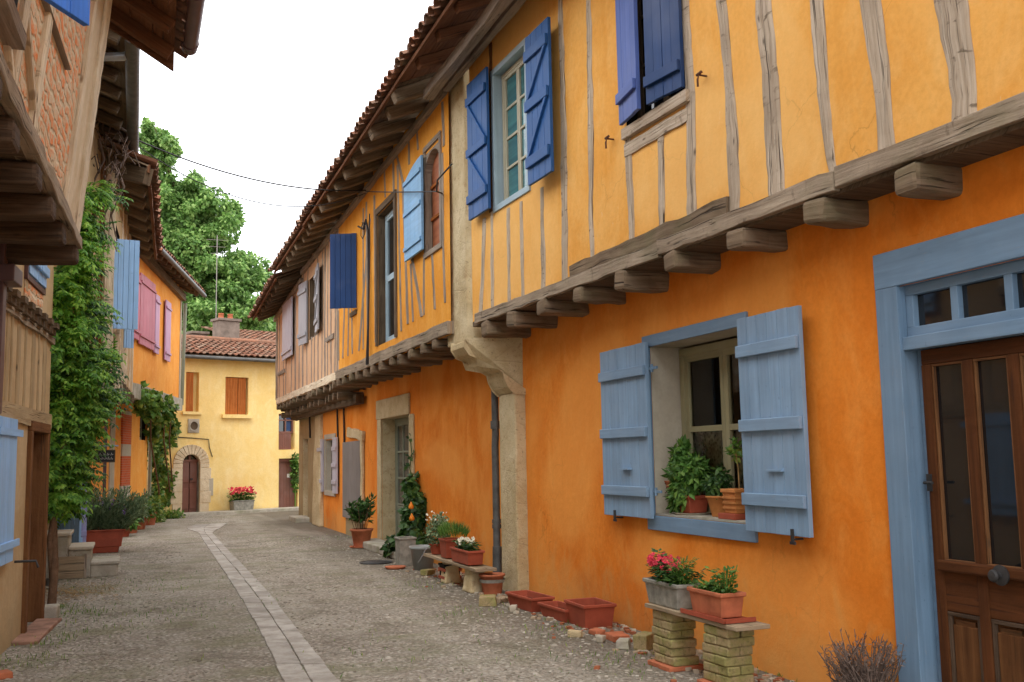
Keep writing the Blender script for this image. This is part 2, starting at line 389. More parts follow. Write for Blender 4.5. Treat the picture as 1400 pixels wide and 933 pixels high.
def mossbrick():
    t = NT('mossy_block'); p = t.pos()
    c = t.ramp(t.rand(), [(0, (.30, .235, .13)), (.5, (.42, .32, .17)), (1, (.33, .30, .19))])
    mo = t.noise(p, 7, 5, .6); c = t.mix(t.ramp(mo, [(.42, 0), (.6, .65)]), c, (.22, .23, .06))
    d = t.noise(p, 30, 4, .7); c = t.mix(t.ramp(d, [(.35, .5), (.5, 0)]), c, (.12, .1, .05))
    t.color(c); t.rough(.97, .08); t.bump(t.noise(p, 30, 6, .7), .8, .012)
mossbrick()
def rubble():
    t = NT('rubble'); p = t.pos()
    c = t.ramp(t.rand(), [(0, (.34, .12, .06)), (.3, (.40, .30, .20)), (.6, (.5, .44, .34)), (1, (.42, .17, .08))], 'CONSTANT')
    t.color(c); t.rough(.95, .1); t.bump(t.noise(p, 30, 6, .7), .7, .012)
rubble()
def pebble():
    t = NT('pebble'); c = t.ramp(t.rand(), [(0, (.13, .11, .08)), (.4, (.24, .21, .165)), (.75, (.36, .32, .26)), (.97, (.43, .39, .33))])
    t.color(c); t.rough(.9, .15)
pebble()
def tile_mat():
    t = NT('roof_tile'); 
    c = t.ramp(t.rand(), [(0, (.18, .075, .045)), (.35, (.26, .11, .065)), (.7, (.30, .145, .09)), (1, (.30, .20, .14))])
    n = t.noise(t.pos(), 3, 5, .7); c = t.mix(t.ramp(n, [(.42, .6), (.62, 0)]), c, (.10, .075, .055))
    t.color(c); t.rough(.95, .1); t.bump(t.noise(t.pos(), 18, 5, .7), .5, .015)
tile_mat()
def brick_noggin():
    t = NT('brick_noggin'); uv = t.uvc()
    w = t.noise(uv, 5, 3, .6); 
    dis = t.n('ShaderNodeVectorMath'); dis.operation = 'ADD'; t.l(t.mapv(uv, (1, 1, 1)), dis.inputs[0])
    nn = t.n('ShaderNodeTexNoise'); nn.inputs['Scale'].default_value = 7; t.l(uv, nn.inputs['Vector'])
    sc_ = t.n('ShaderNodeVectorMath'); sc_.operation = 'SCALE'; t.l(nn.outputs[1], sc_.inputs[0]); sc_.inputs['Scale'].default_value = .11; t.l(sc_.outputs[0], dis.inputs[1])
    b = t.n('ShaderNodeTexBrick'); t.l(dis.outputs[0], b.inputs['Vector']); b.inputs['Scale'].default_value = 1
    b.inputs['Brick Width'].default_value = .25; b.inputs['Row Height'].default_value = .085; b.inputs['Mortar Size'].default_value = .020; b.inputs['Mortar Smooth'].default_value = .8; b.inputs['Bias'].default_value = 0
    b.inputs['Color1'].default_value = (.80, .25, .08, 1); b.inputs['Color2'].default_value = (.68, .32, .15, 1); b.inputs['Mortar'].default_value = (.62, .50, .33, 1)
    n = t.noise(uv, 7, 6, .75); c = t.mix(t.ramp(n, [(.46, 0), (.56, .9)]), b.outputs[0], (.66, .55, .38))
    t.color(c); t.rough(.95, .1)
    h = t.math('SUBTRACT', t.noise(uv, 22, 5, .7), b.outputs[1]); t.bump(h, .8, .015)
brick_noggin()
def pilaster():
    t = NT('brick_band'); uv = t.uvc()
    b = t.n('ShaderNodeTexBrick'); t.l(uv, b.inputs['Vector']); b.inputs['Scale'].default_value = 1; b.inputs['Brick Width'].default_value = .22; b.inputs['Row Height'].default_value = .06; b.inputs['Mortar Size'].default_value = .006
    b.inputs['Color1'].default_value = (.55, .10, .03, 1); b.inputs['Color2'].default_value = (.45, .085, .03, 1); b.inputs['Mortar'].default_value = (.42, .2, .12, 1)
    t.color(b.outputs[0]); t.rough(.9, .1); t.bump(t.noise(uv, 30, 4, .6), .4, .01)
pilaster()
def glass(name, base, rough=.04, curtain=None):
    t = NT(name); t.color(base if curtain is None else t.mix(t.ramp(t.noise(t.mapv(t.uvc(), (1, 14, 1)), 1.0, 3, .5), [(.35, 0), (.7, 1)]), base, curtain))
    t.rough(rough, .8); t.bump(t.noise(t.pos(), 1.2, 2, .5), .03, .05)
glass('glass_dark', (.010, .011, .012)); glass('glass_teal', (.03, .12, .14), .15, (.06, .22, .23)); glass('glass_grey', (.04, .042, .04), .08, (.12, .12, .11)); glass('glass_rust', (.30, .075, .02), .7, (.42, .13, .04))
def clear_glass():
    t = NT('clear_glass'); tr = t.n('ShaderNodeBsdfTransparent'); gl = t.n('ShaderNodeBsdfGlossy'); gl.inputs['Roughness'].default_value = .02
    fr = t.n('ShaderNodeFresnel'); fr.inputs[0].default_value = 1.5; mx = t.n('ShaderNodeMixShader'); t.l(fr.outputs[0], mx.inputs[0]); t.l(tr.outputs[0], mx.inputs[1]); t.l(gl.outputs[0], mx.inputs[2]); t.l(mx.outputs[0], t.out.inputs[0])
    tr.inputs[0].default_value = (.85, .88, .86, 1)
clear_glass()
def lace():
    t = NT('lace'); t.color((.75, .75, .70)); t.rough(.9, .1)
    v = t.voro(t.mapv(t.uvc(), (1, 1, 1)), 26).outputs['Distance']; n = t.noise(t.uvc(), 9, 3, .6)
    a = t.math('MULTIPLY', t.ramp(v, [(.2, .4), (.55, .95)]), t.ramp(n, [(.4, .5), (.6, 1)])); t.l(a, t.b.inputs['Alpha'])
lace()
def ground_mat():
    t = NT('street'); p = t.pos()
    v = t.voro(p, 26); v2 = t.voro(p, 60); v3 = t.voro(p, 9)
    c = t.ramp(v.outputs['Color'], [(0, (.22, .19, .145)), (.4, (.34, .30, .24)), (.75, (.45, .41, .34)), (1, (.66, .62, .55))])
    c2 = t.ramp(v2.outputs['Color'], [(0, (.20, .17, .135)), (.6, (.38, .335, .27)), (1, (.60, .56, .49))])
    c = t.mix(t.ramp(t.noise(p, 3, 4, .6), [(.4, .2), (.6, .85)]), c, c2)
    gap = t.ramp(v.outputs['Distance'], [(.30, 0), (.62, .7)]); c = t.mix(gap, c, (.17, .14, .105))
    # smooth worn lanes, moss and damp soil
    big = t.noise(p, .55, 5, .62, .4); c = t.mix(t.ramp(big, [(.42, 0), (.66, .38)]), c, (.44, .40, .33))
    mo = t.noise(t.mapv(p, (.8, 1.6, 1)), .9, 6, .7, .5); c = t.mix(t.ramp(mo, [(.47, 0), (.62, .6)]), c, (.17, .17, .085))
    x = t.n('ShaderNodeSeparateXYZ'); t.l(p, x.inputs[0])
    edge = t.math('ADD', t.math('MULTIPLY', x.outputs[0], .9), t.math('MULTIPLY', big, 1.2)); c = t.mix(t.ramp(t.math('MULTIPLY', edge, .2), [(.60, 0), (.80, .82)]), c, (.135, .11, .078))
    red = t.noise(p, 1.7, 5, .7); c = t.mix(t.ramp(red, [(.58, 0), (.72, .3)]), c, (.30, .20, .14))
    tx = t.noise(t.mapv(p, (1.3, .12, 1)), 1.0, 3, .5); c = t.mix(t.ramp(tx, [(.50, 0), (.62, .32)]), c, (.40, .365, .30)); st = t.noise(p, 1.3, 6, .7, .6); c = t.mix(t.ramp(st, [(.53, 0), (.66, .7)]), c, (.15, .125, .09)); c = t.mix(1.0, c, t.ramp(t.noise(p, .35, 3, .6), [(.35, .88), (.65, 1.0)]), 'MULTIPLY'); gn = t.n('ShaderNodeHueSaturation'); gn.inputs['Value'].default_value = 1.27; gn.inputs['Saturation'].default_value = .92; t.l(c, gn.inputs['Color']); c = gn.outputs[0]
    t.color(c); t.rough(.93, .15)
    h = t.math('SUBTRACT', t.noise(p, 8, 6, .7), t.math('MULTIPLY', v.outputs['Distance'], .9)); b = t.bump(h, 1.0, .045)
    t.bump(t.math('SUBTRACT', 0.0, v2.outputs['Distance']), .5, .01, b)
ground_mat()

# ------------------------------------------------------------------ facade builders
def wall_mb(F, s0, s1, z0, z1, holes=(), out=0.0, th=.4):
    """wall face with real openings; holes (a0,a1,b0,b1) get reveals th deep"""
    mb = MB()
    S = sorted(set([s0, s1] + [h[i] for h in holes for i in (0, 1) if s0 < h[i] < s1]))
    Z = sorted(set([z0, z1] + [h[i] for h in holes for i in (2, 3) if z0 < h[i] < z1]))
    for i in range(len(S) - 1):
        for j in range(len(Z) - 1):
            cs, cz = (S[i] + S[i + 1]) / 2, (Z[j] + Z[j + 1]) / 2
            if any(h[0] < cs < h[1] and h[2] < cz < h[3] for h in holes): continue
            a, b, c, d = S[i], S[i + 1], Z[j], Z[j + 1]
            mb.fquad(F, a, b, c, d, out)
    return mb
def reveal_mb(F, h, out, th, back=True):
    a, b, c, d = h; mb = MB(); o = out + .001
    q = [(a, c), (b, c), (b, d), (a, d)]
    for i in range(4):
        p0, p1 = q[i], q[(i + 1) % 4]
        mb.quad(F.P(*p0, out), F.P(*p1, out), F.P(*p1, out - th), F.P(*p0, out - th), [(p0[0] + p0[1], 0), (p1[0] + p1[1], 0), (p1[0] + p1[1], th), (p0[0] + p0[1], th)])
    if back: mb.quad(F.P(a, c, out - th), F.P(b, c, out - th), F.P(b, d, out - th), F.P(a, d, out - th), [(a, c), (b, c), (b, d), (a, d)])
    return mb
def frame_mb(F, a, b, c, d, w, o0, o1, bottom=True, wb=None):
    mb = MB(); wb = wb or w
    mb.box(F, a, a + w, c + (wb if bottom else 0), d - w, o0, o1); mb.box(F, b - w, b, c + (wb if bottom else 0), d - w, o0, o1)
    mb.box(F, a, b, d - w, d, o0, o1 + .002, 's')
    if bottom: mb.box(F, a, b, c, c + wb, o0, o1 + .002, 's')
    return mb
def planks_mb(F, a, b, c, d, o0, o1, n=5, gap=.004, jit=.003):
    mb = MB(); w = (b - a) / n
    for i in range(n):
        j = U(-jit, jit); mb.box(F, a + i * w + gap / 2, a + (i + 1) * w - gap / 2, c + U(-jit, jit), d + U(-jit, jit), o0 + j * .3, o1 + j * .5)
    return mb
def shutter(T, F, a, b, c, d, o0, m, n=5, th=.035, battens=(.16, .5, .84), style='batten', hinge=None, label=None, bm=None, bat_h=.09):
    """plank shutter; battens and braces are sub-parts"""
    sh = T.part('shutter', planks_mb(F, a, b, c, d, o0, o0 + th, n), m, bevel=.003, label=label)
    bm = bm or m
    H = d - c
    for t in battens:
        k = MB(); k.box(F, a + .01, b - .01, c + H * t - bat_h / 2, c + H * t + bat_h / 2, o0 + th + .001, o0 + th + .032, 's'); T.part('batten', k, bm, sh, bevel=.006)
    if style == 'brace':
        for (t0, t1) in zip(battens[:-1], battens[1:]):
            z0, z1 = c + H * t0 + bat_h / 2, c + H * t1 - bat_h / 2; k = MB(); w = .06
            s0, s1 = (a + .03, b - .03) if hinge != 'flip' else (b - .03, a + .03)
            sg = 1 if s1 > s0 else -1
            k.poly_prism(F, [(s0, z1), (s0 + sg * w, z1), (s1, z0), (s1 - sg * w, z0)], o0 + th + .001, o0 + th + .027); T.part('brace', k, bm, sh, bevel=.004)
    return sh
def casement(T, F, a, b, c, d, o, m, gm, nx=2, nz=4, fw=.05, mw=.022, sash=2, pane_out=None, name='window', depth=.05):
    """glazed window: frame mesh, sashes with bars, pane as sub-part"""
    w = T.part(name, frame_mb(F, a, b, c, d, fw, o - depth, o), m, bevel=.004)
    ia, ib, ic, id_ = a + fw, b - fw, c + fw, d - fw; sw = (ib - ia) / sash
    bars = MB()
    for k in range(sash):
        x0, x1 = ia + k * sw, ia + (k + 1) * sw; st = fw * .8
        sub = frame_mb(F, x0 + .002, x1 - .002, ic, id_, st, o - depth * .8, o - .008)
        bars.v, off = bars.v, len(bars.v)
        bars.add(sub.v, sub.f, sub.uv)
        per = max(1, nx // sash)
        for i in range(1, per):
            x = x0 + st + (x1 - x0 - 2 * st) * i / per; bars.box(F, x - mw / 2, x + mw / 2, ic + st, id_ - st, o - depth * .7, o - .012)
        for j in range(1, nz):
            z = ic + st + (id_ - ic - 2 * st) * j / nz; bars.box(F, x0 + st, x1 - st, z - mw / 2, z + mw / 2, o - depth * .72, o - .01, 's')
    T.part('sash', bars, m, w, bevel=.002)
    p = MB(); p.fquad(F, ia, ib, ic, id_, o - depth * .6)
    T.part('pane', p, gm, w)
    return w
def stud(T, F, pts, w, o, m, name='stud', depth=.08, jit=.006):
    """pts in (s,z) along the timber; w width or list"""
    mb = MB(); ws = w if isinstance(w, (list, tuple)) else [w] * len(pts)
    # resample
    P = []; W = []
    for i in range(len(pts) - 1):
        n = max(2, int(abs(pts[i + 1][1] - pts[i][1]) / .09))
        for k in range(n):
            t = k / n; P.append((pts[i][0] + (pts[i + 1][0] - pts[i][0]) * t, pts[i][1] + (pts[i + 1][1] - pts[i][1]) * t)); W.append(ws[i] + (ws[i + 1] - ws[i]) * t)
    P.append(pts[-1]); W.append(ws[-1]); off = U(0, 90); d1 = d2 = 0
    vs = []; uv = []
    for i, ((a, z), ww) in enumerate(zip(P, W)):
        d1 = d1 * .7 + U(-jit, jit); d2 = d2 * .7 + U(-jit, jit); oo = o + U(-.003, .003)
        vs += [F.P(a - ww / 2 + d1, z, o - depth), F.P(a - ww / 2 + d1, z, oo - .008), F.P(a - ww * .36 + d1, z, oo), F.P(a + ww * .36 + d2, z, oo), F.P(a + ww / 2 + d2, z, oo - .008), F.P(a + ww / 2 + d2, z, o - depth)]
        uv.append((z + off, [off, off + .05, off + .05 + .1 * ww, off + .05 + .9 * ww, off + .05 + ww, off + .1 + ww]))
    fs = []; us = []
    for i in range(len(P) - 1):
        for j in range(5):
            fs.append((i * 6 + j, i * 6 + j + 1, i * 6 + 7 + j, i * 6 + 6 + j))
            us.append([(uv[i][0], uv[i][1][j]), (uv[i][0], uv[i][1][j + 1]), (uv[i + 1][0], uv[i + 1][1][j + 1]), (uv[i + 1][0], uv[i + 1][1][j])])
    for e in (0, (len(P) - 1) * 6): fs.append(tuple(e + j for j in range(6))); us.append([(off, off + j * .02) for j in range(6)])
    mb.add(vs, fs, us); return T.part(name, mb, m)
def tiles_mb(p_eave0, p_eave1, up_vec, length, pitch=.21, course=.36, r=.085, sag=None):
    """canal tile roof between two eave points, running up along up_vec"""
    mb = MB(); a = Vector(p_eave0); b = Vector(p_eave1); ax = (b - a); L = ax.length; ax.normalize(); u = Vector(up_vec).normalized(); nrm = ax.cross(u)
    if nrm.z < 0: nrm = -nrm
    n = max(2, int(L / pitch)); m = max(1, int(length / course))
    for i in range(n):
        for cov in (0, 1):
            for j in range(m + 1):
                jo = U(-.03, .03); c0 = a + ax * ((i + .5 + cov * .5) * L / n + U(-.008, .008)) + u * (j * course + jo - (.03 if cov else 0))
                c1 = c0 + u * (course + .05)
                sg = 1 if cov else -1; k = 5; vs = []
                ra = r * U(.95, 1.05)
                for (c, rr, lift) in ((c0, ra * 1.08, .034), (c1, ra * .9, .008)):
                    for q in range(k + 1):
                        th = math.pi * q / k
                        vs.append(c + ax * (math.cos(th) * rr) + nrm * (sg * math.sin(th) * rr * .75 + lift + (0.0 if cov else .055)))
                # thickness lip
                for q in range(k + 1):
                    vs.append(vs[q] - nrm * (.016 * sg) + u * .002)
                fs = [(q, q + 1, k + 2 + q, k + 1 + q) for q in range(k)]
                if j == 0: fs += [(q, q + 1, 2 * k + 3 + q, 2 * k + 2 + q) for q in range(k)]
                mb.add(vs, fs, None, False)
    return mb
def dirv(deg): return Vector((math.sin(math.radians(deg)), math.cos(math.radians(deg)), 0))
FR = Frame((4.37, 0, 0), (0, 1, 0), (-1, 0, 0))
OU = 0.60                                    # how far the upper floors jut out
def Y_(u, v, o=0.0): return FR.at(u, v, o)[0]
def Z_(u, v, o=0.0): return FR.at(u, v, o)[1]

# ================================================================== ground
g = MB(); g.quad((-400, -60, 0), (400, -60, 0), (400, 900, 0), (-400, 900, 0)); structure('ground', g, 'street')
# two rows of paving slabs that run up the middle of the street
rows = [(386.6, 425, 464, 933), (359, 390, 414.5, 872), (329, 353, 374, 818), (302, 320, 335, 776), (285.5, 299, 311, 752), (271, 280, 290, 728.5)]
ctl = []
for (l, m, r, v) in rows: ctl.append((gnd(l, v), gnd(m, v), gnd(r, v)))
d0 = [(ctl[0][k] - ctl[1][k]) for k in range(3)]
near = tuple(ctl[0][k] + Vector((d0[k].x / d0[k].y, 1, 0)) * (-12) for k in range(3))
ctl = [near] + ctl
e = ctl[-1]; cen = e[1]
ctl += [tuple(Vector((cen.x + x + w * q, cen.y + y, 0)) for w in (-.42, 0, .42)) for (x, y, q) in ((.08, 1.6, 1), (.35, 3.2, .95))]
pm = MB()
def lane(t, k):
    i = min(int(t), len(ctl) - 2); f = t - i; return ctl[i][k].lerp(ctl[i + 1][k], f)
for side in (0, 1):
    t = 0.0
    while t < len(ctl) - 1.001:
        i = min(int(t), len(ctl) - 2); seg = (ctl[i + 1][1] - ctl[i][1]).length
        dt = U(.34, .62) / seg; t2 = min(t + dt, len(ctl) - 1.0005)
        a0, b0 = lane(t, side), lane(t, side + 1); a1, b1 = lane(t2, side), lane(t2, side + 1)
        gx = (b0 - a0).normalized() * .005; gy = (a1 - a0).normalized() * .006
        h = .016 + U(-.004, .004)
        B = [a0 + gx + gy, b0 - gx + gy, b1 - gx - gy, a1 + gx - gy]
        B = [p + Vector((U(-.006, .006), U(-.006, .006), 0)) for p in B]
        pm.hexa([p - Vector((0, 0, .05)) for p in B] + [p + Vector((0, 0, h)) for p in B])
        t = t2
structure('path', pm, 'paver', bevel=.006)

def pebbles(n, area, smin, smax, name_, mat):
    mb = MB()
    for _ in range(n):
        x, y = area(); s = U(smin, smax) * (1 if R() < .93 else 1.6)
        a = U(0, 6.28); k = 6; h = s * U(.12, .30); el = U(.55, 1)
        ring = [Vector((x + math.cos(a) * math.cos(q * 1.047) * s - math.sin(a) * math.sin(q * 1.047) * s * el + U(-.1, .1) * s, y + math.sin(a) * math.cos(q * 1.047) * s + math.cos(a) * math.sin(q * 1.047) * s * el, 0)) for q in range(k)]
        top = [Vector((x + (p.x - x) * .62, y + (p.y - y) * .62, h)) for p in ring]
        c = Vector((x + U(-.1, .1) * s, y, h * 1.15))
        mb.add([p + Vector((0, 0, -.002)) for p in ring] + top + [c], [(q, (q + 1) % k, k + (q + 1) % k, k + q) for q in range(k)] + [(k + q, k + (q + 1) % k, 2 * k) for q in range(k)], None, True)
    return solo(name_, mb, mat, 'small pale stones and grit set in the worn surface of the lane', 'gravel', kind='stuff')
def pa():
    while True:
        y = 5 + 17 * (R() ** 1.6); x = U(-1.3, 4.3)
        m = 1.05 + max(0, (y - 8)) * .012
        if abs(x - m) < .33: continue
        # the stones gather in patches and near the walls
        q = math.sin(x * 2.3 + y * .7) * math.sin(y * 1.1 - x * .8) + (.5 if x > 3.1 else 0)
        if q < U(-1.1, .9): continue
        return x, y
pebbles(13000, pa, .008, .024, 'gravel', 'pebble')

# ================================================================== near orange house on the right
H1 = Thing('timber_framed_house', 'nearest orange timber-framed house on the right, with open blue-shuttered window and brown door', 'house', (4.37, 4.5, 0))
win = (6.60, 8.07, 1.06, 2.56)
dl, dt_ = FR.at(1231, 392); door_l = dl; door_t = dt_; door_r = door_l - 1.16
dhole = (door_r, door_l, -.05, door_t)
Y_CORNER = 11.42
H1.part('wall', wall_mb(FR, -4, Y_CORNER, -.05, 3.25, [win, dhole]), 'plaster_lower')
H1.part('window_reveal', reveal_mb(FR, win, 0, .38, back=False), 'reveal_white', label='pale limewashed reveal of the deep window')
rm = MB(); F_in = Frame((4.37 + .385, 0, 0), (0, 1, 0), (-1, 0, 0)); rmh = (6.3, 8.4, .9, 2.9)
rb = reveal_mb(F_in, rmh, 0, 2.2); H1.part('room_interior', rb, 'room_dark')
# flat blue surround
fw = MB()
fw.box(FR, win[0] - .1, win[1] + .11, win[3], 2.665, .001, .028, 's'); fw.box(FR, win[0] - .1, win[1] + .11, .93, win[2] - .003, .001, .03, 's')
fw.box(FR, win[0] - .1, win[0], win[2] - .002, win[3] - .001, .001, .026); fw.box(FR, win[1], win[1] + .11, win[2] - .002, win[3] - .001, .001, .026)
wf = H1.part('window_surround', fw, 'blue_frame', bevel=.004)
sl = MB(); sl.box(FR, win[0] + .005, win[1] - .005, win[2] + .001, win[2] + .018, -.375, .012, 's'); H1.part('window_sill', sl, 'stone_grey')
cw = casement(H1, FR, win[0] + .02, win[1] - .02, win[2] + .02, win[3] - .02, -.28, 'olive_frame', 'clear_glass', nx=2, nz=2, fw=.07, mw=.05, depth=.06)
lc = MB(); lc.quad(FR.P(win[0] + .1, win[2] + .1, -.36), FR.P(win[1] - .1, win[2] + .1, -.36), FR.P(win[1] - .1, 1.80, -.36), FR.P(win[0] + .1, 1.80, -.36), [(0, 0), (1.3, 0), (1.3, .7), (0, .7)])
H1.part('lace_curtain', lc, 'lace', cw)
a0 = Y_(823, 485, .06); a1 = Y_(885, 470, .06)
def iron_dog(T, F, s, z, o, par=None, h=.07):
    k = MB(); k.tube([F.P(s, z, o - .06), F.P(s, z, o + .03)], .008, 6); k.box(F, s - .012, s + .012, z - h * .3, z + h, o + .02, o + .034); k.box(F, s - .03, s + .03, z - h * .5, z - h * .2, o + .02, o + .03)
    T.part('shutter_catch', k, 'iron', par)
def hinge(T, F, s, z, o, par, m='iron', w=.1):
    k = MB(); k.tube([F.P(s, z - .035, o), F.P(s, z + .035, o)], .014, 8); k.box(F, s - w * .5, s + w * .5, z - .012, z + .012, o - .012, o + .006, 's'); T.part('hinge', k, m, par)
sL = shutter(H1, FR, a1, a0, 1.03, 2.60, .05, 'blue_light', n=5, battens=(.15, .49, .84), label='left shutter of the near window, faded light blue')
sR = shutter(H1, FR, Y_(1106, 700, .10), Y_(1019, 700, .10), 1.02, 2.60, .07, 'blue_light', n=6, battens=(.15, .49, .84), label='right shutter of the near window, faded light blue')
for z in (2.36, 1.27): hinge(H1, FR, a1 - .05, z, .05, sL, 'blue_frame', .18)
for (s, a) in ((sL, (a0 + a1) / 2 - .05), (sR, Y_(1060, 600, .1))):
    k = MB(); k.box(FR, a - .09, a + .09, 1.46, 1.475, .085, .13, 's'); H1.part('handle_bar', k, 'blue_light', s)
iron_dog(H1, FR, Y_(840, 704, .1), 1.01, .07, sL); iron_dog(H1, FR, Y_(1084, 724, .12), 1.0, .10, sR)
# door surround, transom and leaf
ds = MB(); bw = Y_(1200, 366) - door_l
ds.box(FR, door_l - .002, door_l + bw, 0, door_t + .002, -.004, .035); ds.box(FR, door_r - bw, door_r + .002, 0, door_t + .002, -.004, .035); ds.box(FR, door_r - bw, door_l + bw, door_t + .002, door_t + .225, .001, .037, 's')
H1.part('door_surround', ds, 'blue_frame', bevel=.005)
H1.part('door_reveal', reveal_mb(FR, dhole, 0, .10, back=True), 'blue_frame')
zt0 = Z_(1235, 463, -.03); zt1 = Z_(1235, 481, -.03)
tr = MB(); tr.box(FR, door_r, door_l, zt1, zt0, -.09, .012, 's')
tz0, tz1 = zt0, door_t; n = 3; tw = (door_l - door_r - .05)
fr_ = frame_mb(FR, door_r + .002, door_l - .002, tz0, tz1, .06, -.09, -.03); tr.add(fr_.v, fr_.f, fr_.uv)
for i in range(1, n): x = door_r + (door_l - door_r) * i / n; tr.box(FR, x - .028, x + .028, tz0 + .05, tz1 - .05, -.088, -.032)
td = H1.part('transom', tr, 'blue_frame', bevel=.004)
p = MB(); p.fquad(FR, door_r + .05, door_l - .05, tz0 + .05, tz1 - .05, -.07); H1.part('pane', p, 'glass_dark', td)
L0, L1 = door_r + .06, door_l - .07; dz1 = zt1 - .004; glz0 = Z_(1290, 762, -.09)
dr = MB(); st = .075
nst = 3; stw = (L1 - L0)
dr.box(FR, L0, L1, dz1 - .09, dz1, -.098, -.055, 's'); dr.box(FR, L0, L1, .02, .16, -.098, -.055, 's'); dr.box(FR, L0, L1, glz0 - .30, glz0 - .02, -.098, -.06, 's')
for i in range(nst + 1):
    x = L0 + (stw - st) * i / nst; dr.box(FR, x, x + st, .16, dz1 - .09, -.097, -.052)
door = H1.part('door', dr, 'door_oak', bevel=.006, label='brown varnished front door with glazed upper panels')
for i in range(nst):
    x0 = L0 + (stw - st) * i / nst + st; x1 = L0 + (stw - st) * (i + 1) / nst
    q = MB(); q.fquad(FR, x0, x1, glz0 - .02, dz1 - .09, -.085); H1.part('pane', q, 'glass_dark', door)
    b = frame_mb(FR, x0 + .001, x1 - .001, glz0 - .019, dz1 - .091, .014, -.084, -.062); H1.part('moulding', b, 'timber_brown', door, bevel=.003)
    q = MB(); q.box(FR, x0 + .001, x1 - .001, .16, glz0 - .30, -.096, -.085); q.box(FR, x0 + .03, x1 - .03, .21, glz0 - .37, -.086, -.066); q.box(FR, x0 + .05, x1 - .05, glz0 - .375, glz0 - .34, -.086, -.068, 's'); H1.part('panel', q, 'door_panel', door, bevel=.006)
    b = frame_mb(FR, x0 + .002, x1 - .002, .165, glz0 - .302, .022, -.084, -.06); H1.part('moulding', b, 'timber_black', door, bevel=.003)
hb = MB(); zb = Z_(1320, 777, -.04); hb.box(FR, L0 + .03, L1 - .05, zb - .032, zb + .032, -.06, -.02, 's'); H1.part('rail', hb, 'door_oak', door, bevel=.012)
kb = MB(); ks = Y_(1366, 787, 0); kz = Z_(1366, 787, 0)
kp = [(0.001, .0), (.052, .0), (.056, .012), (.04, .016), (.018, .02), (.018, .045), (.03, .05), (.034, .062), (.026, .074), (.0005, .078)]
for i in range(len(kp) - 1):
    vs = []
    for (r, o) in (kp[i], kp[i + 1]):
        for q in range(20): vs.append(FR.P(ks + math.cos(q * .31416) * r, kz + math.sin(q * .31416) * r, -.02 + o))
    kb.add(vs, [(q, (q + 1) % 20, 20 + (q + 1) % 20, 20 + q) for q in range(20)], None, True)
H1.part('door_knob', kb, 'iron', door)
lk = MB(); ls, lz = FR.at(1271, 660, -.05); lk.box(FR, ls - .02, ls + .02, lz - .05, lz + .05, -.06, -.045); lk.tube([FR.P(ls, lz, -.05), FR.P(ls, lz, -.01), FR.P(ls - .07, lz, -.005)], .009, 8); H1.part('door_handle', lk, 'iron', door)
tb = MB(); tb.box(FR, door_r - bw, door_l + bw, -.02, .05, -.09, .25, 's'); H1.part('doorstep', tb, 'stone_grey', bevel=.01)

# upper floor : its face is not quite parallel to the wall below
_d1 = dirv(-1.9); _n1 = Vector((-_d1.y, _d1.x, 0)); FU = Frame(Vector((3.865, 11.5, 0)) - _n1 * OU - _d1 * 11.5, _d1, _n1)
def YU(u, v, o=0.0): return FU.at(u, v, o)[0]
def ZU(u, v, o=0.0): return FU.at(u, v, o)[1]
w1 = (YU(722, 200, OU), YU(677, 200, OU), ZU(680, 286, OU), ZU(677, 100, OU))
w2b = FU.at(857, 180, OU); w2 = (YU(940, 130, OU), w2b[0], w2b[1] + .02, w2b[1] + 1.55)
ZS1 = 3.10; ZT = 6.55
def sill_top(y): return 3.33
H1.part('upper_wall', wall_mb(FU, -4, 11.62, 3.18, ZT, [w1, w2], out=OU), 'plaster_upper')
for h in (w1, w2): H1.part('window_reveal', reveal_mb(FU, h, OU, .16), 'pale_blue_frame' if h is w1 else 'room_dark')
# studs
def S(T, px, w, m='timber_grey', o=OU + .012, jit=.006, F=None):
    F = F or (FU if T is H1 else FR); pts = [F.at(u, v, OU) for (u, v) in px]
    if px[-1][1] < 10:
        q, l = pts[-2], pts[-1]; dz = max(.05, 6.45 - l[1]); k_ = max(-.12, min(.12, (l[0] - q[0]) / max(.2, l[1] - q[1]) * dz)); pts.append((l[0] + k_, l[1] + dz)); w = (w + [w[-1]]) if isinstance(w, list) else w
    return stud(T, F, pts, [x * 1.32 for x in w] if isinstance(w, list) else w * (1.32 if T is H1 else 1.5), o, m, jit=jit * 1.7)
S(H1, [(657, 434), (660, 370), (662, 299)], .075); S(H1, [(674, 427), (673, 290)], .07); S(H1, [(672, 290), (671, 60)], .075, 'timber_brown')
S(H1, [(697, 419), (695, 285)], .065); S(H1, [(716, 414), (713, 276)], .065); S(H1, [(743, 407), (742, 330), (741, 257)], .075)
S(H1, [(773, 397), (772, 250), (769, 100), (766, 0), (764, -60)], [.10, .10, .085, .07, .07])
S(H1, [(812, 372), (808, 300), (808, 177), (805, 0), (804, -80)], [.045, .075, .075, .07, .07])
S(H1, [(865, 345), (862, 260), (859, 190)], .07); S(H1, [(905, 331), (904, 177)], .065); S(H1, [(946, 316), (944, 132), (936, -10), (932, -110)], [.095, .10, .09, .09])
S(H1, [(1004, 318), (1002, 180), (994, 70), (987, 0), (980, -90)], [.105, .105, .10, .095, .09])
S(H1, [(1064, 292), (1056, 150), (1043, 0), (1035, -120)], [.12, .135, .125, .12])
S(H1, [(1142, 256), (1128, 124), (1119, 40), (1116, 0), (1108, -140)], [.05, .085, .085, .075, .075])
S(H1, [(1213, 226), (1207, 106), (1192, 0), (1178, -160)], [.11, .11, .13, .13])
S(H1, [(1319, 178), (1314, 88), (1300, 0), (1280, -200)], [.13, .13, .15, .15])
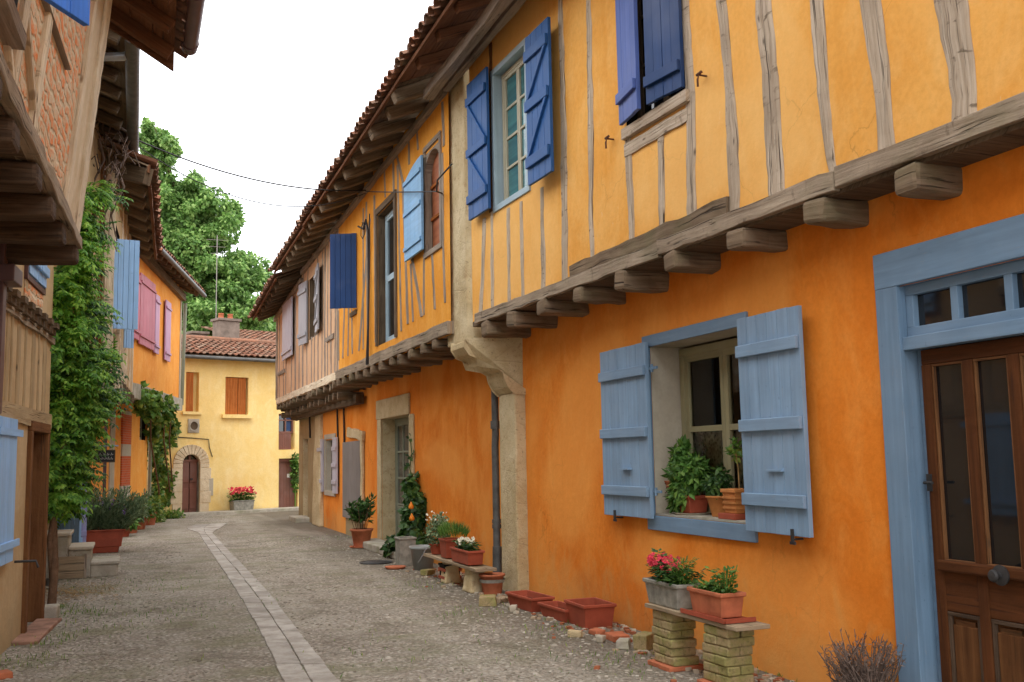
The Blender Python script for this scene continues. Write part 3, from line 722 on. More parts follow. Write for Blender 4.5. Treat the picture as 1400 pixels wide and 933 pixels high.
for y in (2.95, 2.45, 1.9, 1.35, .8, .2, -.5, -1.2, -2, -2.8): stud(H1, FU, [(y, 3.3), (y + U(-.05, .05), 5), (y + U(-.05, .05), ZT)], U(.1, .14), OU + .012, 'timber_grey')
rl = MB(); aa = FU.at(857, 192, OU); bb = FU.at(941, 142, OU); rl.bar(FU.P(aa[0] + .02, aa[1] - .09, OU - .02), FU.P(bb[0] - .0, bb[1] - .085, OU - .02), .11, .075, Vector((0, 0, 1)), 10, .006); H1.part('rail', rl, 'timber_grey')
# sill beam in two lengths and the rough rail above it
def beam(T, y0, y1, z0, z1, o0, o1, m, name='sill_beam', seg=16, jit=.008, dz=0.0):
    b = MB(); F = FU if T is H1 else FR; b.bar(F.P(y0, (z0 + z1) / 2, (o0 + o1) / 2), F.P(y1, (z0 + z1) / 2 + dz, (o0 + o1) / 2), z1 - z0, o1 - o0, Vector((0, 0, 1)), seg, jit); return T.part(name, b, m, bevel=.006)
sa = FU.at(655, 444, OU + .05); sb = FU.at(1063, 300, OU + .05); sj = YU(905, 350, OU)
beam(H1, sj - .02, 11.42, 3.19, 3.31, OU - .10, OU + .055, 'timber_sill', seg=24)
beam(H1, 5.0, sj - .03, 3.20, 3.325, OU - .10, OU + .065, 'timber_sill')
beam(H1, -4, 4.99, 3.21, 3.34, OU - .10, OU + .06, 'timber_sill', seg=24)
b = MB(); q0 = FU.at(783, 384, OU); q1 = FU.at(1000, 297, OU); b.bar(FU.P(q0[0], 3.36, OU + .0), FU.P(q1[0], 3.38, OU + .0), .12, .07, Vector((0, 0, 1)), 16, .012, taper=1.15); H1.part('rail', b, 'timber_joist')
# joists under the jetty
def joist(T, y, z1, w, h, o=OU + .075, m='timber_joist', back=-.05, F=None):
    F = F or (FU if T is H1 else FR); b = MB(); b.bar(F.P(y, z1 - h / 2, back), F.P(y + U(-.015, .015), z1 - h / 2 + U(-.01, .01), o), w, h, Vector((0, 1, U(-.10, .10))), 6, .018); return T.part('joist', b, m, bevel=.03)
for u0, u1, v in ((1215, 1250, 240), (1093, 1122, 305), (990, 1012, 345), (905, 922, 375), (837, 851, 400), (780, 792, 420), (731, 742, 438), (690, 700, 452), (655, 664, 455)):
    y0 = YU(u0, v, OU + .09); y1 = YU(u1, v, OU + .09); joist(H1, (y0 + y1) / 2, 3.19, min(.23, max(.17, abs(y0 - y1))), U(.15, .19))
for y in (3.35, 2.55, 1.75, .9, .1, -.8, -1.7, -2.6): joist(H1, y, 3.18, .22, .2)
b = MB()
y = -4
while y < 11.4:
    b.box(FU, y, y + .197, 3.18, 3.24, -.3, OU + .01, 'o'); y += .2
H1.part('jetty_boards', b, 'timber_dark')
# window with deep-blue braced shutters
sA = MB(); sA.add(*[getattr(frame_mb(FU, w1[0] - .05, w1[1] + .06, w1[2] - .03, w1[3] + .05, .07, OU - .02, OU + .02), k) for k in ('v', 'f', 'uv')]); H1.part('window_surround', sA, 'pale_blue_frame', bevel=.004)
casement(H1, FU, w1[0] + .015, w1[1] - .015, w1[2] + .02, w1[3] - .015, OU - .09, 'cream_frame', 'glass_teal', nx=2, nz=4, fw=.05, mw=.028)
s0, s1 = YU(641, 300, OU + .1), YU(668, 290, OU + .1); zl, zh = ZU(641, 302, OU + .1), ZU(638, 118, OU + .1)
shutter(H1, FU, s1, s0, zl, zh, OU + .07, 'blue_deep', n=4, style='brace', battens=(.14, .48, .86), bat_h=.10, hinge='flip', label='left shutter of the upper window, deep blue with a Z brace')
s0, s1 = YU(721, 250, OU + .16), YU(753, 240, OU + .16); zl, zh = ZU(735, 247, OU + .14), ZU(735, 38, OU + .14)
shutter(H1, FU, s1, s0, zl, zh, OU + .12, 'blue_deep', n=4, style='brace', battens=(.14, .52, .86), bat_h=.11, hinge='x', label='right shutter of the upper window, deep blue with a Z brace')
# second upper window, violet shutters ajar
k = MB(); k.box(FU, w2[0] - .05, w2[1] + .02, w2[2] - .10, w2[2] - .002, OU - .1, OU + .05, 's'); H1.part('window_sill', k, 'timber_grey', bevel=.006)
casement(H1, FU, w2[0] + .01, w2[1] - .01, w2[2] + .02, w2[3] - .01, OU - .1, 'timber_dark', 'glass_dark', nx=2, nz=3)
fl = FU.sub(w2[1] + .02, math.radians(-9), OU + .03); shutter(H1, fl, -.46, -.005, w2[2] + .03, w2[3], .0, 'blue_violet', n=4, battens=(.15, .85), label='left leaf of the upper right window, violet blue, ajar')
fl = FU.sub(w2[0] - .01, math.radians(7), OU + .02); shutter(H1, fl, .005, .47, w2[2] + .03, w2[3], .0, 'blue_navy', n=4, battens=(.12, .85), label='right leaf of the upper right window, dark blue, nearly closed')
for (u, v) in ((831, 190), (957, 103)):
    k = MB(); s, z = FU.at(u, v, OU + .06); k.tube([FU.P(s, z, OU - .02), FU.P(s, z, OU + .07), FU.P(s + .012, z - .03, OU + .075), FU.P(s + .02, z - .085, OU + .07)], .008, 6); k.tube([FU.P(s - .035, z + .012, OU + .07), FU.P(s + .035, z + .012, OU + .065)], .012, 6); H1.part('shutter_hook', k, 'rust_iron')

def ry0(u, v, o): return FR.at(u, v, o)[0]
# ---- party pillar of pale stone with its corbel
pl = MB(); pt, pb = 12.32, 11.64
# upper pier flush with the jetty
def stone_box(F, s0, s1, z0, z1, o0, o1, seg=14, jit=.008):
    mb = MB(); mb.bar(F.P((s0 + s1) / 2, z0, (o0 + o1) / 2), F.P((s0 + s1) / 2, z1, (o0 + o1) / 2), s1 - s0, o1 - o0, F.d, seg, jit); return mb
PO = .56; ps0, ps1 = ry0(636, 300, PO), ry0(614, 300, PO)
psw = ry0(615, 300, OU)
b = stone_box(FR, ps0, psw + .3, 3.02, 6.5, -.2, PO, 22, .012); pier = H1.part('pier', b, 'stone', bevel=.02, label='pale stone party pier standing between the two orange houses')
b = MB(); prof = [(-.1, 3.03), (PO + .03, 3.03), (PO + .03, 2.95), (PO - .03, 2.86), (PO - .12, 2.83), (PO - .15, 2.72), (PO - .22, 2.63), (PO - .29, 2.61), (PO - .31, 2.52), (PO - .36, 2.42), (.14, 2.36), (-.1, 2.34)]
pq0, pq1 = ry0(706, 700, .14), ry0(684, 700, .14)
n = len(prof); vs = [FR.P(pq0 - .02 if o < .4 else ps0 - .02, z, o) for o, z in prof] + [FR.P(pq1 + .02 if o < .4 else psw + .0, z, o) for o, z in prof]
b.add(vs, [tuple(range(n)), tuple(range(n, 2 * n))[::-1]] + [(i, (i + 1) % n, n + (i + 1) % n, n + i) for i in range(n)]); H1.part('corbel', b, 'stone', bevel=.02)
pfar = Y_(685, 700, .14); pnear = Y_(706, 700, .14)
H1.part('pilaster', stone_box(FR, pq0, pq1, -.05, 2.36, -.1, .14, 14), 'stone', bevel=.025, label='pale stone pilaster with a corbel on top')
# ---- grey downpipe
dp = MB(); yd = ry0(679, 700, .11); rr = .05
dp.tube([FR.P(yd + .12, 2.95, .30), FR.P(yd + .06, 2.72, .2), FR.P(yd, 2.5, .11), FR.P(yd - .01, 1.9, .11), FR.P(yd, 1.75, .115), FR.P(yd - .02, .75, .12), FR.P(yd - .03, .03, .13)], [.04, .04, .045, .045, .045, .045, .045], 12)
for z in (2.0, .78, .72, 1.95): dp.tube([FR.P(yd - .01, z, .115), FR.P(yd - .01, z + .05, .115)], .058, 12)
dp.tube([FR.P(yd - .03, .02, .13), FR.P(yd - .03, .5, .12)], .058, 12)

# ================================================================== middle orange house
Y2 = 19.75
H2 = Thing('timber_framed_house', 'middle orange timber-framed house on the right, just beyond the pale stone pier', 'house', (4.37, 15, 0))
H2.part('downpipe', dp, 'pipe_grey')
# stone door
sd0 = Y_(567, 700); sd1 = Y_(515, 700); od0 = Y_(562, 650); od1 = Y_(520, 650)
sdoor = (16.62, 18.55, -.02, 2.36)
def ry(u, v, o=0): return FR.at(u, v, o)[0]
yy0, yy1 = ry(562, 700), ry(523, 700)
sdoor = (yy0, yy1, -.02, Z_(530, 572))
gd = (ry(497, 650), ry(474, 650), Z_(485, 700) - .1, Z_(485, 605))
H2.part('wall', wall_mb(FR, Y_CORNER, Y2, -.05, 3.25, [sdoor]), 'plaster_lower')
H2.part('door_reveal', reveal_mb(FR, sdoor, 0, .32, back=True), 'stone')
ss = MB(); ss.box(FR, sdoor[0] - .02, sdoor[1] + .36, sdoor[3], sdoor[3] + .36, .001, .04, 's'); ss.box(FR, sdoor[1], sdoor[1] + .30, 0, sdoor[3] - .002, .001, .035); ss.box(FR, sdoor[0] - .28, sdoor[0], .9, sdoor[3] - .002, .001, .033); ss.box(FR, sdoor[0] - .16, sdoor[0], 0, .897, .001, .036)
H2.part('door_surround', ss, 'stone', bevel=.015, label='weathered pale stone surround of the glazed door')
fd = casement(H2, FR, sdoor[0] + .01, sdoor[1] - .01, .16, sdoor[3] - .01, -.24, 'green_grey', 'glass_grey', nx=4, nz=4, fw=.07, mw=.03, name='door')
k = MB(); k.box(FR, sdoor[0] + .09, sdoor[1] - .09, .2, .74, -.27, -.248); H2.part('panel', k, 'green_grey', fd, bevel=.005)
k = MB(); k.bar(FR.P(sdoor[0] - .5, .06, .22), FR.P(sdoor[1] + .35, .06, .22), .13, .40, Vector((0, 0, 1)), 6, .012); H2.part('doorstep', k, 'stone_grey', bevel=.02)
# upper wall
d2 = (ry(541, 380, OU), ry(517, 380, OU), Z_(528, 468, OU), Z_(520, 300, OU) + .1)
a2 = (ry(603, 300, OU), ry(583, 300, OU), Z_(590, 340, OU), Z_(590, 205, OU))
H2.part('upper_wall', wall_mb(FR, psw, Y2, 3.16, ZT, [d2, a2], out=OU), 'plaster_middle')
for h in (d2, a2): H2.part('window_reveal', reveal_mb(FR, h, OU, .18), 'timber_dark')
for px, w in (([(609, 414), (606, 329)], .05), ([(595, 423), (591, 348)], .05), ([(577, 433), (570, 390), (564, 354)], .08), ([(580, 431), (580, 348)], .045), ([(565, 440), (562, 361)], .05),
              ([(558, 443), (551, 248), (541, 205)], .07), ([(549, 453), (546, 330), (544, 226)], .06), ([(539, 295), (538, 222)], .06), ([(527, 270), (526, 235)], .05), ([(514, 468), (512, 268)], .08), ([(503, 476), (501, 277)], .06),
              ([(491, 480), (499, 380), (506, 300)], .09), ([(482, 484), (481, 410)], .05), ([(476, 487), (477, 420)], .06), ([(469, 490), (471, 420)], .06), ([(463.5, 493), (463, 425)], .06), ([(497, 478), (497, 285)], .05),
              ([(607, 200), (605, 140)], .06), ([(572, 205), (570, 175)], .05), ([(560, 225), (559, 190)], .05), ([(606, 330), (605, 210)], .06)):
    S(H2, px, w, 'timber_slim', jit=.004)
beam(H2, psw + .01, Y2 + .1, 3.17, 3.34, OU - .1, OU + .05, 'timber_sill', seg=22, jit=.012)
for i, y in enumerate([12.8 + .62 * k for k in range(12)]): joist(H2, y + U(-.06, .06), 3.17, U(.15, .21), U(.13, .17), OU + .07)
b = MB(); y = 12.36
while y < Y2: b.box(FR, y, y + .197, 3.175, 3.215, -.1, OU + .01, 'o'); y += .2
H2.part('jetty_boards', b, 'timber_dark')
# upper glazed door, arched window with red infill, shutters
k = frame_mb(FR, d2[0] - .10, d2[1] + .12, d2[2], d2[3] + .12, .11, OU - .1, OU + .03, bottom=False); H2.part('door_frame', k, 'timber_dark', bevel=.006)
casement(H2, FR, d2[0] + .01, d2[1] - .01, d2[2] + .02, d2[3] - .01, OU - .12, 'pale_blue_frame', 'glass_dark', nx=1, nz=2, sash=1, fw=.06, mw=.10, name='glazed_door')
k = frame_mb(FR, a2[0] - .07, a2[1] + .07, a2[2] - .09, a2[3] + .12, .075, OU - .08, OU + .025); H2.part('window_frame', k, 'timber_slim', bevel=.006)
k = MB(); c0 = (a2[0] + a2[1]) / 2; hw = (a2[1] - a2[0]) / 2
pts = [(a2[0], a2[2]), (a2[1], a2[2])] + [(c0 + hw * math.cos(q * math.pi / 10), a2[3] - .28 + .26 * math.sin(q * math.pi / 10)) for q in range(11)]
k.poly_prism(FR, pts, OU - .12, OU - .09); H2.part('window_panel', k, 'glass_rust', label='rust-red boarded arched window')
for hgt in (.33, .66): k = MB(); zz = a2[2] + (a2[3] - a2[2]) * hgt; k.box(FR, a2[0], a2[1], zz - .02, zz + .02, OU - .09, OU - .06, 's'); H2.part('rail', k, 'shutter_brown')
k = MB(); k.poly_prism(FR, [(a2[0], a2[3] + .001), (a2[0], a2[3] - .28)] + [(c0 - hw * math.cos(q * math.pi / 10), a2[3] - .28 + .26 * math.sin(q * math.pi / 10)) for q in range(11)] + [(a2[1], a2[3] - .28), (a2[1], a2[3] + .001)], OU - .1, OU + .01); H2.part('arch', k, 'timber_slim')
s0, s1 = ry(577, 300, OU + .08), ry(553, 300, OU + .08); zl, zh = Z_(565, 350, OU + .08), Z_(565, 222, OU + .08)
k = MB(); n = 5
for i in range(n):
    x0 = s0 + (s1 - s0) * i / n; x1 = s0 + (s1 - s0) * (i + 1) / n; tz = lambda t: zh - .02 - .17 * (t ** 2)
    t0, t1 = i / n, (i + 1) / n; k.poly_prism(FR, [(x0 + .002, zl), (x1 - .002, zl), (x1 - .002, tz(t1)), (x0 + .002, tz(t0))], OU + .055, OU + .09)
sh = H2.part('shutter', k, 'blue_sky', bevel=.003, label='sky-blue shutter with a curved top')
for t in (.12, .5, .84): k = MB(); k.box(FR, s0 + .02, s1 - .03, zl + (zh - zl) * t - .03, zl + (zh - zl) * t + .03, OU + .091, OU + .115, 's'); H2.part('batten', k, 'blue_sky', sh, bevel=.005)
hs = ry(489, 360, OU); zl, zh = Z_(471, 417, OU + .3), Z_(471, 313, OU + .3)
f9 = FR.sub(hs, math.radians(62), OU + .02); shutter(H2, f9, 0, .50, zl, zh, -.02, 'blue_navy', n=5, battens=(), label='navy-blue plank shutter standing open out from the wall')
k = MB(); k.box(FR, hs + .05, hs + .6, zl - .10, zl - .02, OU, OU + .03, 's'); H2.part('window_sill', k, 'timber_dark')
# cables on the wall
k = MB(); yc = ry(506, 380, OU)
k.tube([FR.P(yc + .5, 5.72, OU + .1), FR.P(yc + .25, 5.62, OU + .06), FR.P(yc + .1, 5.75, OU + .05), FR.P(yc, 5.55, OU + .035), FR.P(yc - .04, 4.6, OU + .035), FR.P(yc, 3.9, OU + .035), FR.P(yc - .02, 3.2, OU + .07)], .018, 6)
k.tube([FR.P(yc - .15, 5.8, OU + .04), FR.P(yc - .12, 5.3, OU + .03), FR.P(yc - .1, 3.2, OU + .06)], .011, 6)
k.tube([FR.P(yc + .3, 5.75, OU + .08)] + [FR.P(yc + .3 + math.sin(q) * .18, 5.6 + math.cos(q) * .14, OU + .06) for q in (0, 1, 2, 3, 4, 5, 6)], .008, 5)
H2.part('wall_cable', k, 'cable')

# ================================================================== far pale house
H3 = Thing('timber_framed_house', 'far pale pink timber-framed house on the right, with grey shutters', 'house', (4.37, 24, 0))
YE = 28.75
YQ = Y_(442, 650)
fwn = (ry(458, 640), ry(446, 640), Z_(450, 672), Z_(450, 602))
ndoor = (ry(421, 650), ry(414.5, 650), .0, Z_(418, 600))
YB = 25.0
H3.part('wall', wall_mb(FR, Y2, YB, -.05, 3.25, [fwn, gd]), 'plaster_lower', label='orange plastered ground-floor wall')
H3.part('wall', wall_mb(FR, YB, YE, -.05, 3.25, [ndoor], out=.003), 'plaster_stone', label='bare stone-coloured ground-floor wall')
for h in (fwn, gd, ndoor): H3.part('reveal', reveal_mb(FR, h, 0, .25), 'reveal_white' if h is not ndoor else 'stone')
b = MB(); b.quad(FR.P(YE, -.05, 0), FR.P(YE, -.05, -5), FR.P(YE, 3.25, -5), FR.P(YE, 3.25, 0)); H3.part('wall', b, 'plaster_stone', label='end wall of the ground floor')
H3.part('window_surround', frame_mb(FR, fwn[0] - .12, fwn[1] + .12, fwn[2] - .1, fwn[3] + .14, .12, .001, .03), 'reveal_white', bevel=.008)
casement(H3, FR, fwn[0] + .01, fwn[1] - .01, fwn[2] + .01, fwn[3] - .01, -.12, 'grey_door', 'glass_grey', nx=2, nz=2)
shutter(H3, FR, fwn[1] + .10, fwn[1] + .75, fwn[2] - .02, fwn[3] + .04, .04, 'grey_lilac', n=3, battens=(.2, .8), label='open pale grey ground-floor shutter nearest the bend')
shutter(H3, FR, fwn[0] - .58, fwn[0] - .06, fwn[2] - .02, fwn[3] + .04, .04, 'grey_lilac', n=3, battens=(.2, .5, .8), label='open pale grey ground-floor shutter nearest the grey door leaf')
shutter(H3, FR, gd[0] + .05, gd[1] + .15, gd[2] - .05, gd[3] + .02, .03, 'grey_door', n=5, battens=(), label='weathered grey boarded door leaf')
k = MB(); k.bar(FR.P(gd[0] - .2, gd[3] + .1, .04), FR.P(gd[1] - .3, gd[3] + .22, .04), .2, .06, Vector((0, 0, 1)), 5, .03); k.bar(FR.P(gd[0] - .07, gd[2] - .1, .04), FR.P(gd[0] - .07, gd[3] + .1, .04), .16, .06, Vector((0, 1, 0)), 5, .02); H3.part('door_surround', k, 'stone', bevel=.015)
k = MB(); k.box(FR, gd[0], gd[1], 0, gd[2] - .02, -.2, .02); H3.part('wall', k, 'plaster_stone', label='pale patch of wall below the grey door leaf')
k = MB(); k.bar(FR.P(YB + .3, 0, .06), FR.P(YB + .3, 2.9, .03), 1.0, .14, Vector((0, 1, 0)), 10, .03, taper=.7); H3.part('buttress', k, 'stone', bevel=.03)
q = MB(); q.box(FR, ndoor[0] + .02, ndoor[1] - .02, .05, ndoor[3] - .02, -.2, -.15); H3.part('door', q, 'door_brown')
q = MB(); q.box(FR, ndoor[0] - .3, ndoor[1] + .2, -.02, .12, -.1, .35); H3.part('doorstep', q, 'stone_grey', bevel=.02)
for (u, ov) in ((462, 548), (471, 540), (424, 560)):
    k = MB(); y = ry(u, 600, .03); k.tube([FR.P(y, 3.1, .2), FR.P(y, 2.9, .05), FR.P(y + .03, 2.2, .03), FR.P(y, 1.0 if u > 430 else 2.2, .03)], .022, 6); H3.part('wall_cable', k, 'cable')
w3 = (ry(434, 420, OU), ry(423, 420, OU), Z_(428, 462, OU), Z_(428, 378, OU)); ZT3 = 6.35
H3.part('upper_wall', wall_mb(FR, Y2, YE, 3.16, ZT3, [w3], out=OU), 'plaster_pale')
b = MB(); b.quad(FR.P(YE, 3.16, OU), FR.P(YE, 3.16, -5), FR.P(YE, ZT3, -5), FR.P(YE, ZT3, OU), [(0, 3), (5, 3), (5, 6), (0, 6)]); H3.part('upper_wall', b, 'plaster_pale', label='end wall of the upper floor')
H3.part('window_reveal', reveal_mb(FR, w3, OU, .2), 'timber_dark')
casement(H3, FR, w3[0] + .02, w3[1] - .02, w3[2] + .02, w3[3] - .02, OU - .12, 'timber_slim', 'glass_dark', nx=2, nz=3)
zs3 = 3.32
def bot(u):  # pixel column to Y on the upper face
    return Y_(u, 480, OU)
for i, (u, w, m) in enumerate(((377.8, .16, 0), (382, .07, 1), (388, .05, 1), (391, .05, 1), (398.5, .06, 1), (404, .14, 0), (409, .08, 1), (414, .13, 0), (420, .05, 1), (426, .07, 1), (430, .05, 1), (435, .07, 1), (440, .05, 1), (444.5, .12, 0), (448, .05, 1), (453, .07, 1), (458, .06, 1), (461.5, .10, 0))):
    y = Y_(u, 520, OU); top = ZT3
    if w3[0] - .1 < y < w3[1] + .1: top = w3[2] - .05
    stud(H3, FR, [(y, zs3), (y + U(-.08, .08), 4.4), (y + U(-.1, .1), top)], w * 1.35, OU + .012, 'timber_slim', jit=.006)
for (y0, y1, z) in ((Y_(457, 455, OU), Y_(447, 465, OU), 4.1), (Y_(390, 500, OU), Y_(381, 506, OU), 4.0)):
    k = MB(); k.bar(FR.P(y0, z, OU), FR.P(y1, z, OU), .1, .06, Vector((0, 0, 1)), 4, .01); H3.part('rail', k, 'timber_slim')
s0, s1 = Y_(398, 450, OU + .1), Y_(385.5, 450, OU + .1); zl, zh = Z_(391, 490, OU + .1), Z_(391, 413, OU + .1)
shutter(H3, FR, s0, s1, zl, zh, OU + .06, 'grey_lilac', n=3, battens=(.12,), label='closed pale lilac shutter at the far end')
wsh = w3[1] - w3[0]
f1 = FR.sub(w3[1] + .06, math.radians(6), OU + .03); shutter(H3, f1, .0, .72, w3[2] - .05, w3[3], 0, 'grey_shutter', n=3, battens=(.15, .85), label='grey shutter on the far side of the upper window, half open')
f1 = FR.sub(w3[0] - .05, math.radians(-5), OU + .03); shutter(H3, f1, -.72, .0, w3[2] + .02, w3[3] + .05, 0, 'grey_shutter', n=3, battens=(.15, .5, .85), style='brace', label='grey braced shutter on the near side of the upper window, half open')
beam(H3, Y2 + .1, YE + .03, 3.17, 3.33, OU - .1, OU + .04, 'timber_pale', name='sill_beam', seg=26, jit=.012)
k = MB(); k.bar(FR.P(YE + .02, 3.1, OU - .1), FR.P(YE + .02, 3.1, -2), .25, .2, Vector((0, 0, 1)), 6, .02); H3.part('sill_beam', k, 'timber_dark')
for i in range(15):
    y = Y2 + .35 + i * .61
    for (zz, oo) in ((3.17, OU + .05), (2.98, OU - .12)):
        b = MB(); r = U(.065, .085); b.tube([FR.P(y + (.2 if zz < 3.1 else 0), zz - .09, -.05), FR.P(y + (.2 if zz < 3.1 else 0) + U(-.03, .03), zz - .09 + U(-.02, .02), oo + U(-.06, .04))], [r, r * 1.05], 9); H3.part('joist', b, 'timber_joist')
k = MB(); k.bar(FR.P(Y2 + .2, 2.80, .14), FR.P(YE, 2.80, .14), .16, .16, Vector((0, 0, 1)), 12, .02); H3.part('wall_beam', k, 'timber_dark')
b = MB(); y = Y2
while y < YE: b.box(FR, y, y + .197, 3.175, 3.215, -.1, OU + .01, 'o'); y += .2
H3.part('jetty_boards', b, 'timber_dark')

# ---------------------------------------------------------------- roofs on the right
def eave_z(y): return 6.40 - .026 * max(0, y - 6) 
SL = .42
def roof_right(T, y0, y1, eo, ez0, ez1, wall_o=OU, sp=.62, rm='timber_dark', bm='timber_dark', rw=.13, rh=.15, purlin=True, tile=True, back=5.0, n_r=None):
    """eave at distance eo out of the wall; ez = height of the boards there"""
    ez = lambda y: ez0 + (ez1 - ez0) * (y - y0) / (y1 - y0)
    def bp(y, o, dz=0): return FR.P(y, ez(y) + (eo - o) * SL + dz, o)
    dk = MB(); n = int((y1 - y0) / .5)
    A, B, C, D = bp(y0, eo), bp(y1, eo), bp(y1, -back), bp(y0, -back); up = Vector((0, 0, .022))
    w = .2; o = eo
    while o > -1.2:
        o2 = o - w + .008; P = [bp(y0, o2), bp(y1, o2), bp(y1, o), bp(y0, o)]; dk.hexa(P + [p + up for p in P], 0); o -= w
    P = [bp(y0, -back), bp(y1, -back), bp(y1, o), bp(y0, o)]; dk.hexa(P + [p + up for p in P], 0)
    rf = T.part('roof', tiles_mb(bp(y0, eo + .07, .035), bp(y1, eo + .07, .035), Vector((1, 0, SL)), 2.4), 'roof_tile', label=None)
    T.part('roof_boards', dk, bm, rf)
    bk = MB(); P = [bp(y0, -back, .05), bp(y1, -back, .05), bp(y1, eo - 2.2, .05), bp(y0, eo - 2.2, .05)]; bk.hexa(P + [p + Vector((0, 0, .06)) for p in P], 0); T.part('roof_slope', bk, 'roof_tile', rf)
    k = MB(); k.bar(bp(y0, eo + .0, -.015), bp(y1, eo + .0, -.015), .05, .035, Vector((0, 0, 1)), 20, .004); T.part('eave_board', k, 'timber_red', rf)
    y = y0 + .25
    while y < y1 - .1:
        ln = eo - U(.02, .12); b = MB(); yy = y + U(-.05, .05)
        b.bar(bp(yy, wall_o - .4, -.09), bp(yy + U(-.03, .03), ln, -rh / 2 - .005), rw * U(.85, 1.15), rh * U(.85, 1.1), Vector((0, 1, 0)), 4, .008); T.part('rafter', b, rm, rf, bevel=.015); y += sp
    if purlin:
        k = MB(); k.bar(bp(y0, wall_o + .03, -.27), bp(y1, wall_o + .03, -.27), .10, .09, Vector((0, 0, 1)), 26, .014); T.part('wall_plate', k, 'timber_slim', bevel=.01)
roof_right(H1, -4, 12.25, 1.30, 6.50, 6.40, rm='timber_red', bm='timber_red', sp=.8, rw=.14, rh=.12)
k = MB(); k.bar(FR.P(6.5, 6.33, OU + .28), FR.P(12.2, 6.28, OU + .28), .13, .13, Vector((0, 0, 1)), 14, .015); H1.part('purlin', k, 'timber_slim', bevel=.01)
roof_right(H2, 12.26, 19.78, 1.30, 6.39, 6.24, rm='timber_joist', sp=.70, rw=.16, rh=.19)
roof_right(H3, 19.8, 24.3, 1.28, 6.22, 6.10, sp=.6, rm='timber_joist', rw=.15, rh=.17)
roof_right(H3, 24.32, YE + .5, 1.24, 5.96, 5.64, sp=.45, purlin=True)

# ================================================================== left side
A0 = atY(99, 333, 8.8); FA = Frame((A0.x, A0.y, 0), dirv(2.4), lean=.10, z0=A0.z)
HA = Thing('jettied_house', 'nearest left house, brick and pale timber upper floor on thick dark joists', 'house', (A0.x - 1, A0.y - 2, 0))
za = A0.z
HA.part('upper_wall', wall_mb(FA, -9, -.02, za + .02, 6.6, [], out=0), 'brick_noggin')
b = MB(); b.quad(FA.P(0, za, 0), FA.P(0, za, -4), FA.P(0, 6.9, -4), FA.P(0, 6.6, 0), [(0, 0), (4, 0), (4, 3), (0, 3)]); HA.part('upper_wall', b, 'brick_noggin', label='end wall facing up the street')
def SA(pts, w, m='timber_pale', o=.03, jit=.012, name='stud'): return stud(HA, FA, [FA.at(u, v, .02) for u, v in pts], w, o, m, jit=jit, name=name)
stud(HA, FA, [(-.16, za), (-.17, 4.6), (-.20, 6.6)], [.30, .32, .30], .05, 'timber_pale', name='corner_post', depth=.3, jit=.014)
k = MB(); k.box(FA, -.80, -.30, za + .05, 6.6, -.02, .02); HA.part('plaster_panel', k, 'plaster_lime')
stud(HA, FA, [(-.88, za), (-.86, 4.6), (-.90, 6.6)], .12, .035, 'timber_pale', jit=.012)
b = MB(); b.bar(FA.P(.0, za, -.15), FA.P(.0, 6.6, -.15), .3, .1, FA.n, 12, .01); HA.part('corner_post', b, 'timber_pale')
SA([(52, 200), (42, 90), (34, -40)], .09); SA([(22, 150), (12, 60), (4, -20)], .10)
SA([(92, 92), (76, 45), (58, -10), (50, -60)], .09, 'timber_slim', .04, name='brace')
for s in (-2.6, -3.3, -4.1, -5, -6, -7): stud(HA, FA, [(s, za + .1), (s, 6.6)], .14, .03, 'timber_pale')
b = MB(); b.bar(FA.P(-9, za + .03, .0), FA.P(.02, za + .01, .0), .11, .14, Vector((0, 0, 1)), 40, .016); HA.part('sill_beam', b, 'timber_sill', bevel=.01)
i = 0; s = -.12
while s > -8:
    b = MB(); b.bar(FA.P(s, za - .14, -2.2), FA.P(s, za - .12, .07 + U(-.03, .03)), .23, .15, FA.d, 6, .018); HA.part('joist', b, 'timber_black', bevel=.03); s -= .78
b = MB(); s = -8.8
while s < -.1: b.box(FA, s, s + .19, za - .045, za - .03, -2.2, .0, 'o'); s += .2
HA.part('jetty_boards', b, 'timber_dark')
b = MB(); b.box(FA, -9, -.02, -.05, za - .4, -1.0, -.9, 's'); HA.part('wall', b, 'plaster_ochre')
# window shutter high on the left
sA = FA.at(111, 37, .34)
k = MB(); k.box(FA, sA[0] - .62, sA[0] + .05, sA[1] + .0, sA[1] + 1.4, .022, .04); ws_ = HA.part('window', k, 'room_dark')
f1z = FA.sub(sA[0] - .52, math.radians(30), .05 + .10 * (sA[1] - za)); shutter(HA, f1z, .0, .60, sA[1], sA[1] + 1.35, 0, 'blue_bright', n=4, battens=(.2, .8), label='bright blue shutter, ajar, high on the nearest left house')
k = MB(); k.box(FA, sA[0] - .75, sA[0] + .12, sA[1] - .10, sA[1] - .03, 0, .09, 's'); HA.part('window_sill', k, 'timber_slim')
# roof of A with brown gutter
yA = 9.85; ge = atY(259, 66, yA); vg = atY(143, 12, yA + .05); vs_ = atY(238, 74, yA)
slA = (vg.z - vs_.z) / (vg.x - vs_.x)
def rA(x, y, dz=0): return Vector((x + (y - yA) * .02, y, vs_.z + (x - vs_.x) * slA + dz))
dk = MB(); x = vs_.x
while x > -3.4: P = [rA(x - .19, -1), rA(x, -1), rA(x, yA), rA(x - .19, yA)]; dk.hexa(P + [p + Vector((0, 0, .022)) for p in P], 1); x -= .2
rfA = HA.part('roof', tiles_mb(rA(vs_.x + .05, -1, .05), rA(vs_.x + .05, yA + .05, .05), Vector((-1, 0, -slA)), 3.4), 'roof_tile')
HA.part('roof_boards', dk, 'timber_red', rfA)
y = yA - .12
while y > 2: b = MB(); b.bar(rA(-1.2, y, -.07), rA(vs_.x - .03, y, -.07), .10, .12, Vector((0, 1, 0)), 4, .004); HA.part('rafter', b, 'timber_red', rfA, bevel=.006); y -= .62
